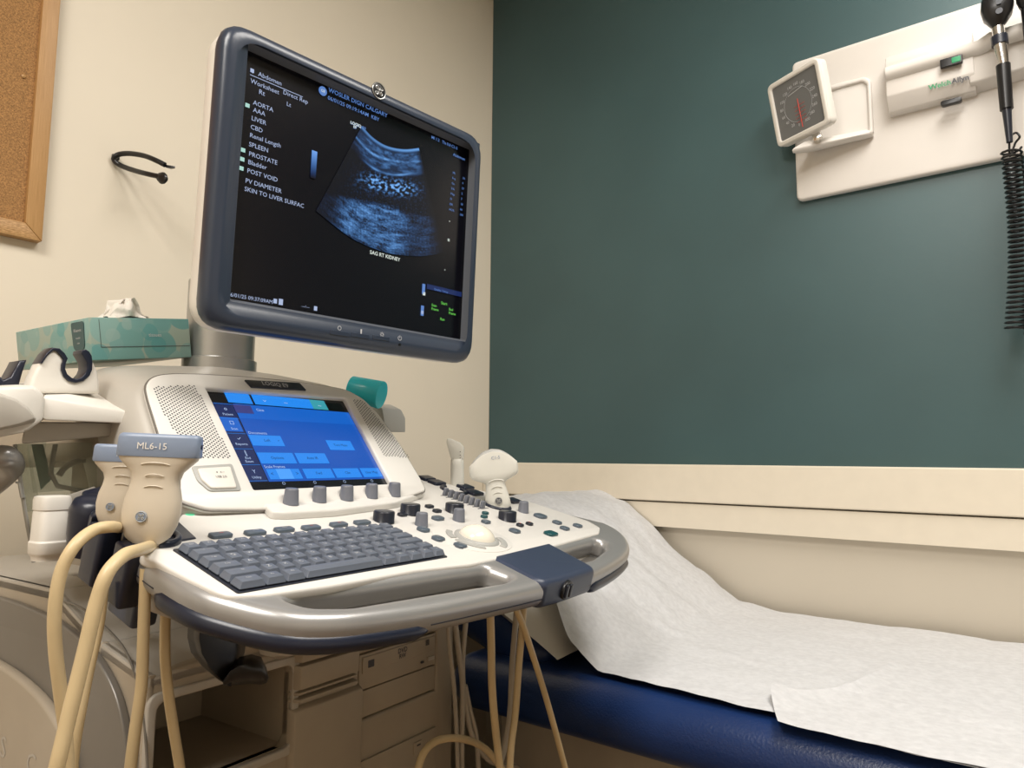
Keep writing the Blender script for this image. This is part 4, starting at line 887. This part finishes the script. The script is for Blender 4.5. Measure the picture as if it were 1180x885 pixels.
# white end cup below the shelf
cpt = AX(58, 610, -.30)
def cz(y): return AX(58, y, -.30).z
CFr = Frame((cpt.x, cpt.y, 0), (1, 0, 0), (0, 1, 0)); hw = (AX(78, 610, -.30).y-AX(38, 610, -.30).y)/2
link('jelly_warmer', loft([sring(CFr, z_, hw*k, hw*k, 4, 32) for z_, k in ((cz(645), .80), (cz(641), .82), (cz(638), .92), (cz(636), .98), (cz(624), 1.0), (cz(622.5), .94), (cz(622), .92), (cz(590), .88), (cz(588), .84), (cz(587), .90), (cz(576), .92), (cz(572), .86), (cz(571), .7))]), 'white', us, 35)
link('support_bracket', hull([AX(x, y, -.36) for x, y in ((48, 580), (110, 560), (110, 575), (60, 600))]+[AX(x, y, -.33) for x, y in ((48, 580), (110, 560), (110, 575), (60, 600))], .002), 'shell', us)
# clear storage bin
bkts = []
def pane(P, a): return hull([AX(x, y, a) for x, y in P]+[AX(x, y, a-.002) for x, y in P])
bin_ = link('clear_bin', join([pane([(17, 512), (150, 508), (150, 578), (30, 590)], -.36), pane([(30, 508), (150, 505), (150, 560), (38, 568)], -.50),
     hull([AX(17, 512, -.36), AX(19, 512, -.36), AX(40, 645, -.36), AX(38, 645, -.36), AX(30, 510, -.50), AX(32, 510, -.50), AX(50, 600, -.50), AX(48, 600, -.50)])]), 'clear', us)
link('bin_edge', join([tube([AX(17, 512, -.357), AX(29, 590, -.357), AX(39, 648, -.357)], .0022, 8, 1), tube([AX(64, 512, -.40), AX(66, 560, -.40), AX(150, 566, -.40)], .003, 8, 3), tube([AX(68, 548, -.42), AX(80, 535, -.42), AX(110, 528, -.42), AX(150, 527, -.42)], .004, 8, 4), tube([AX(19, 556, -.355), AX(22, 557, -.345), AX(25, 573, -.345), AX(28, 573, -.355)], .0015, 6, 1)]), 'lgrey', us)
link('green_insert', hull([AX(x, y, a_) for x, y in ((36, 512), (50, 512), (59, 553), (47, 565)) for a_ in (-.40, -.425)], .001), 'greenplastic', us)
# right rear tray
link('rear_tray', hull([AX(x, y, -.36) for x, y in ((440, 470), (462, 472), (467, 482), (467, 498), (445, 498))]+[AX(x, y, -.42) for x, y in ((425, 465), (450, 466), (465, 478), (465, 496), (430, 496))], .002), 'lgrey', us)

# ------------------------------------------------------------------ teal cup in the rear tray
c1 = MW @ AX(434, 454, -.36); ax = (MR @ Vector((.82, .35, -.22))).normalized()
cf = Frame(c1-ax*.0, Vector((0, 0, 1)).cross(ax), ax.cross(Vector((0, 0, 1)).cross(ax)))
cupo = tag(empty('plastic_cup', c1), 'translucent teal plastic cup lying behind the touch panel', 'cup')
cupo.location = c1
link('cup_wall', rel(lathe([(.0005, 0), (.0245, 0), (.0255, -.002), (.0215, -.06), (.0205, -.06), (.0205, -.01), (.0005, -.004)], Frame(c1+ax*.010, cf.ex, cf.ey), 32), cupo), 'cup', cupo)

# ------------------------------------------------------------------ tissue box
tc0, tc1 = MW @ Ax(107, 415, -.42), MW @ Ax(221, 411.5, -.42)
tt0 = MW @ Ax(105, 365.5, -.42)
ex_ = (tc1-tc0); bw = ex_.length; ez_ = (tt0-tc0); ez_ = ez_-ex_.normalized()*ez_.dot(ex_.normalized()); bh = ez_.length
fx_ = ex_.normalized().cross(ez_.normalized())      # out of the front face, toward +X
tbx = tag(empty('tissue_box', (tc0+tc1)/2-fx_*.1), 'green patterned tissue box lying on the rear of the ultrasound machine', 'tissue box')
BX = Frame(tc0, ex_, ez_)
ln = .215
link('carton', rel(bx((bw/2, bh/2, -ln/2), (bw, bh, ln), .001, BX), tbx), 'carton', tbx)
link('flap_line', rel(join([tube([BX.p(.012, bh*.30, .0003), BX.p(bw-.002, bh*.30, .0003)], .0004, 4, 1), tube([BX.p(.012, bh*.30, .0003), BX.p(.012, bh*.95, .0003)], .0003, 4, 1)]), tbx), 'darkprint', tbx)
LB = Frame(BX.p(0, 0, 0), -BX.ez, BX.ey)       # left face: u = back
LB = Frame(BX.p(-.0006, 0, 0), BX.ez, BX.ey)   # u toward the front, ez = -ex
link('brand_shield', rel(slab(rnd([(-.046, bh*.34), (-.031, bh*.16), (-.016, bh*.34), (-.014, bh*.94), (-.048, bh*.94)], .004), 0, .0004, LB), tbx), 'tealbtn', tbx)
link('brand_lettering', rel(texts([('Kleenex', .0062, -.031, bh*.74, 'CENTER'), ('trusted', .004, -.031, bh*.56, 'CENTER'), ('care', .004, -.031, bh*.44, 'CENTER')], LB, .0007), tbx), 'text', tbx)
link('front_lettering', rel(texts([('tissues', .007, bw*.62, bh*.58, 'CENTER')], BX, .0008), tbx), 'text', tbx)
# tissues: crumpled sheet
vs, fs = [], []; n1, n2 = 40, 26
for i in range(n1+1):
    s = i/n1
    for j in range(n2+1):
        t = j/n2; hgt = .042*math.sin(math.pi*min(1, .05+t))**.8*(.55+.45*math.sin(s*5+.4))*(.25+.75*math.sin(math.pi*min(1, s*1.0+.02)))
        p = BX.p(bw*(.40+.58*s)+.014*noise.noise(Vector((s*4, t*4, 1))), bh+hgt+.010*noise.noise(Vector((s*6, t*5, 8)))*math.sin(math.pi*t), -.05-.05*t+.02*noise.noise(Vector((s*6, t*6, 3))))
        vs.append(p)
for i in range(n1):
    for j in range(n2): fs.append((i*(n2+1)+j, (i+1)*(n2+1)+j, (i+1)*(n2+1)+j+1, i*(n2+1)+j+1))
link('tissue', rel(mesh(vs, fs), tbx), 'tissue', tbx, 50)

# ------------------------------------------------------------------ transducers
def probe_frame(px_, py_, off, turn=18, tilt=3, lean=0):
    b_ = MW @ Kp(px_, py_, off)
    wdir = (Matrix.Rotation(R(turn), 3, 'Z') @ RT); up_ = UZ.copy()
    fwd = wdir.cross(up_)                       # toward the viewer
    rot = Matrix.Rotation(R(tilt), 3, fwd); wdir = rot @ wdir; up_ = rot @ up_
    rot = Matrix.Rotation(R(lean), 3, wdir); up_ = rot @ up_
    return Frame(b_, wdir, up_.cross(wdir))      # ez = up_
def linear_probe(px_, py_, off, label, txt, k=1.0, kw=1.0, turn=18, tilt=3, name='linear_transducer', tm=None):
    f = probe_frame(px_, py_, off, turn, tilt)
    t = tag(empty(name, f.o), label, 'ultrasound probe', 'transducers in the left holders')
    se = [(0, .0085, .008, 2), (.006, .0125, .010, 2), (.014, .0205, .0135, 2.1), (.026, .0250, .016, 2.2), (.040, .0268, .0165, 2.2), (.054, .0258, .0150, 2.3), (.066, .0228, .0130, 2.5), (.074, .0218, .0122, 2.7), (.082, .0238, .0122, 2.9), (.089, .0298, .0127, 3.2), (.095, .0350, .0132, 3.6), (.100, .0366, .0134, 4)]
    link('body', rel(loft([sring(f, z*k, a*kw, b*k, e, 40, du=-.0045*(1-z/.1)) for z, a, b, e in se]), t), 'probe', t, 60)
    hs = [(.098, .0372, .0138, 4.5), (.100, .0378, .0142, 5), (.118, .0372, .0136, 5), (.121, .0362, .0126, 5), (.1225, .034, .0105, 5)]
    hd_ = link('head', rel(loft([sring(f, z*k, a*kw, b*k, e, 40) for z, a, b, e in hs]), t), 'phead', t, 50)
    ff_ = Frame(f.p(0, 0, 0), f.ex, f.ez)        # ez' = ex x up = toward the viewer (-ey)
    sgn = ff_.ez.dot(-f.ey)
    FL = Frame(f.p(0, -.0146*k, .109*k), f.ex, f.ez)
    link('model_lettering', rel(texts([(txt, .0098*k, -.004, 0, 'CENTER')], FL, .0003), t), 'tissue', hd_)
    dt = Frame(f.p(.0378*kw, 0, .110*k), f.ey, f.ez); link('orientation_dot', rel(slab(circ(0, 0, .0022), -.001, .0006, dt), t), 'black', hd_)
    for z in (.090, .078, .066):
        hwd = .009*k if z < .09 else .014*k
        link('grip_rib', rel(tube([f.p(x*hwd, -(.0128+.0012-.0012*x*x)*k, (z+.002-.002*x*x)*k) for x in (-1, -.5, 0, .5, 1)], .0007*k, 6, 4), t), 'probe', t)
    BG = Frame(f.p(-.007, -.0168*k, .036*k)-f.o, f.ex, f.ez)
    emblem(BG, 0, 0, .0058*k, t, 'lgrey', 'phead')
    link('cable_boot', rel(lathe([(.0075, .004), (.009, 0), (.008, -.012), (.006, -.02)], f, 16), t), 'probe', t)
    return t, f
t1, f1 = linear_probe(174, 634, -.004, 'cream linear probe with blue-grey head marked ML6-15, nearest the keyboard', 'ML6-15', .90, .99, 10, -2)
t2, f2 = linear_probe(138, 613, -.004, 'smaller cream linear probe half hidden behind the marked one', '9L', .70, .80, 10, -2)
# convex probe
f3 = probe_frame(575, 589, -.008, 8, 8)
t3 = tag(empty('convex_transducer', f3.o), 'white curved-head ultrasound probe standing in the right holder', 'ultrasound probe')
k = 1.0
def fan(z, hw_, hd2, e=2.6, sag=0):     # ring bowed upward in the middle
    r_ = sring(f3, z, hw_, hd2, e, 40); return [p+f3.ez*(-sag*((p-f3.p(0, 0, z)).dot(f3.ex)/max(hw_, .001))**2) for p in r_]
S3 = [fan(0, .0165, .011), fan(.010, .0215, .0135), fan(.022, .0205, .0135), fan(.038, .0172, .0125), fan(.046, .0165, .012), fan(.050, .0205, .012, 2.8), fan(.0535, .030, .0135, 3.0), fan(.058, .0385, .015, 3.2), fan(.064, .0410, .0155, 3.6, .001), fan(.076, .0415, .0155, 4, .004), fan(.089, .0405, .0155, 4, .010), fan(.100, .0370, .0145, 4, .018)]
link('body', rel(loft(S3), t3), 'pwhite', t3, 60)
link('lens', rel(loft([fan(.0995, .0365, .013, 4, .018), fan(.1035, .0345, .0115, 4, .0185), fan(.1045, .032, .009, 3.6, .0175)]), t3), 'lgrey', t3, 60)
for z, h_ in ((.050, .013), (.039, .009), (.029, .008)):
    link('grip_rib', rel(tube([f3.p(x*h_, -(.0125+.0012*(1-x*x)), z+.003-.003*x*x) for x in (-1, -.5, 0, .5, 1)], .0007, 6, 4), t3), 'pwhite', t3)
emblem(Frame(f3.p(0, -.0142, .018)-f3.o, f3.ex, f3.ez), 0, 0, .0060, t3, 'lgrey', 'darkprint')
link('model_lettering', rel(texts([('C1-5', .0075, .004, 0, 'CENTER')], Frame(f3.p(0, -.0161, .089), f3.ex, f3.ez), .0004), t3), 'phead', t3)
# small angled probe
f4 = probe_frame(527, 566, -.010, 0, 1)
t4 = tag(empty('angled_transducer', f4.o), 'slim white probe with a bent tip standing between touch panel and curved probe', 'ultrasound probe')
S4 = [(0, .012, 0), (.02, .0125, 0), (.045, .0118, 0), (.056, .0116, 0), (.0565, .011, 0), (.058, .011, 0)]
link('body', rel(loft([sring(f4, z, r_, r_, 2.4, 24, du=d) for z, r_, d in S4]), t4), 'pwhite', t4, 50)
link('bent_tip', rel(hull([f4.p(u, v, z) for u, z in ((-.0105, .057), (.0115, .057), (.0125, .078), (.006, .086), (-.012, .094), (-.018, .094), (-.0185, .086), (-.0105, .074)) for v in (-.009, .009)], .002), t4), 'pwhite', t4)
for d in ((.006, .070), (.006, .064), (.006, .059)):
    link('tip_mark', rel(slab(circ(0, 0, .0009, 10), 0, .0005, Frame(f4.p(d[0], -.0092, d[1]), f4.ex, f4.ez)), t4), 'darkprint', t4)

# ------------------------------------------------------------------ cables
def cable(pts, r, m, label, grp=None):
    def drop(q, p):       # carry on in the same direction, then hang down towards the floor
        d = (q-p).normalized(); a_ = q+d*.06; return [a_, Vector((a_.x+d.x*.04, a_.y+d.y*.04, a_.z-.10)), Vector((a_.x-.01, a_.y+d.y*.05, .24))]
    head = drop(pts[0], pts[1])[::-1] if pts[0].z < .66 else []
    pts = head+list(pts)+drop(pts[-1], pts[-2])
    P = [MW @ p for p in pts]; c_ = sum(P, Vector())/len(P); o = empty('probe_cable', P[0]); tag(o, label, 'cable', grp)
    link('cord', rel(tube(P, r, 12, 6), o), m, o, 80); return o
a1 = -.06
b1 = ML @ f1.o; b2 = ML @ f2.o
cable([b1+Vector((0, 0, .004)), Ax(160, 634, a1), Ax(143, 640, a1+.02), Ax(124, 660, a1+.03), Ax(111, 695, a1+.03), Ax(99, 745, a1+.03), Ax(88, 790, a1+.03), Ax(77, 835, a1+.03), Ax(64, 890, a1+.03), Ax(50, 950, a1+.02)], .0056, 'cable', 'thick cream cable arching from the marked probe down the left side')
cable([b2+Vector((0, 0, .004)), Ax(128, 607, -.10), Ax(108, 611, -.09), Ax(86, 629, -.08), Ax(70, 660, -.08), Ax(63, 705, -.08), Ax(64, 750, -.08), Ax(70, 800, -.08), Ax(76, 850, -.08), Ax(80, 940, -.08)], .0052, 'cable', 'leftmost cream cable, arching from the smaller probe')
cable([Ax(119, 672, -.13), Ax(113, 720, -.13), Ax(102, 770, -.125), Ax(92, 820, -.12), Ax(84, 870, -.12), Ax(80, 940, -.12)], .0052, 'cable', 'tan cable hanging behind the two arching ones')
cable([Ax(168, 655, -.10), Ax(165, 740, -.10), Ax(163, 790, -.10), Ax(156, 840, -.10), Ax(150, 890, -.10), Ax(147, 950, -.10)], .0052, 'cable', 'straight tan cable hanging below the left corner of the console')
cable([Ax(192, 670, -.11), Ax(190, 745, -.11), Ax(193, 790, -.11), Ax(200, 840, -.11), Ax(208, 890, -.11), Ax(215, 950, -.11)], .0048, 'cable', 'tan cable crossing in front of the dark storage bay')
for P, m, r_, lb in (
    ([(516, 715), (518, 745), (523, 790), (526, 840), (528, 900)], 'cableg', .0035, 'leftmost grey cable behind the right end of the console'),
    ([(522, 712), (528, 745), (532, 790), (532, 850), (533, 900)], 'cableg', .0030, 'second thin grey cable from the machine edge'),
    ([(524, 712), (527, 740), (533, 790), (532, 850), (532, 900)], 'cableg', .0045, 'grey cable beside the second thin one'),
    ([(538, 705), (535, 735), (533, 770), (536, 810), (545, 850), (562, 875), (580, 882)], 'cableg', .0042, 'grey cable swinging right at its foot'),
    ([(536, 790), (542, 820), (549, 850), (552, 900)], 'cableg', .0040, 'short grey cable in front of the table base')):
    cable([Ax(x, y, -.16) for x, y in P], r_, m, lb, 'cables hanging under the console')
for P, m, r_, lb, a_ in (
    ([(565, 705), (566, 740), (567, 790), (571, 840), (578, 900)], 'cable', .0052, 'tan cable hanging left of the pillow corner', -.02),
    ([(596, 695), (594, 720), (590, 770), (588, 820), (582, 858), (575, 885)], 'cableg', .0042, 'pale cable curving down just right of the vertical tan one', -.03),
    ([(604, 690), (602, 720), (598, 765), (594, 820), (589, 860), (587, 900)], 'cable', .0048, 'tan cable in the crossing pair before the pillow', -.01),
    ([(594, 700), (603, 722), (614, 755), (628, 800), (642, 850), (655, 900)], 'cable', .0045, 'tan cable slanting right in front of the navy cushion', .0)):
    cable([Ax(x, y, a_) for x, y in P], r_, m, lb, 'cables hanging under the console')
cable([Ax(x, y, -.08) for x, y in ((478, 900), (488, 868), (505, 853), (530, 851), (552, 858), (568, 872), (584, 895))], .0050, 'cable', 'tan cable looped low in front of the machine base')

for o in bpy.data.objects:
    if o.name.split('.')[0] in ('screen_text', 'key_lettering', 'button_marks', 'scale_numerals', 'control_marks'): o['kind'] = 'stuff'
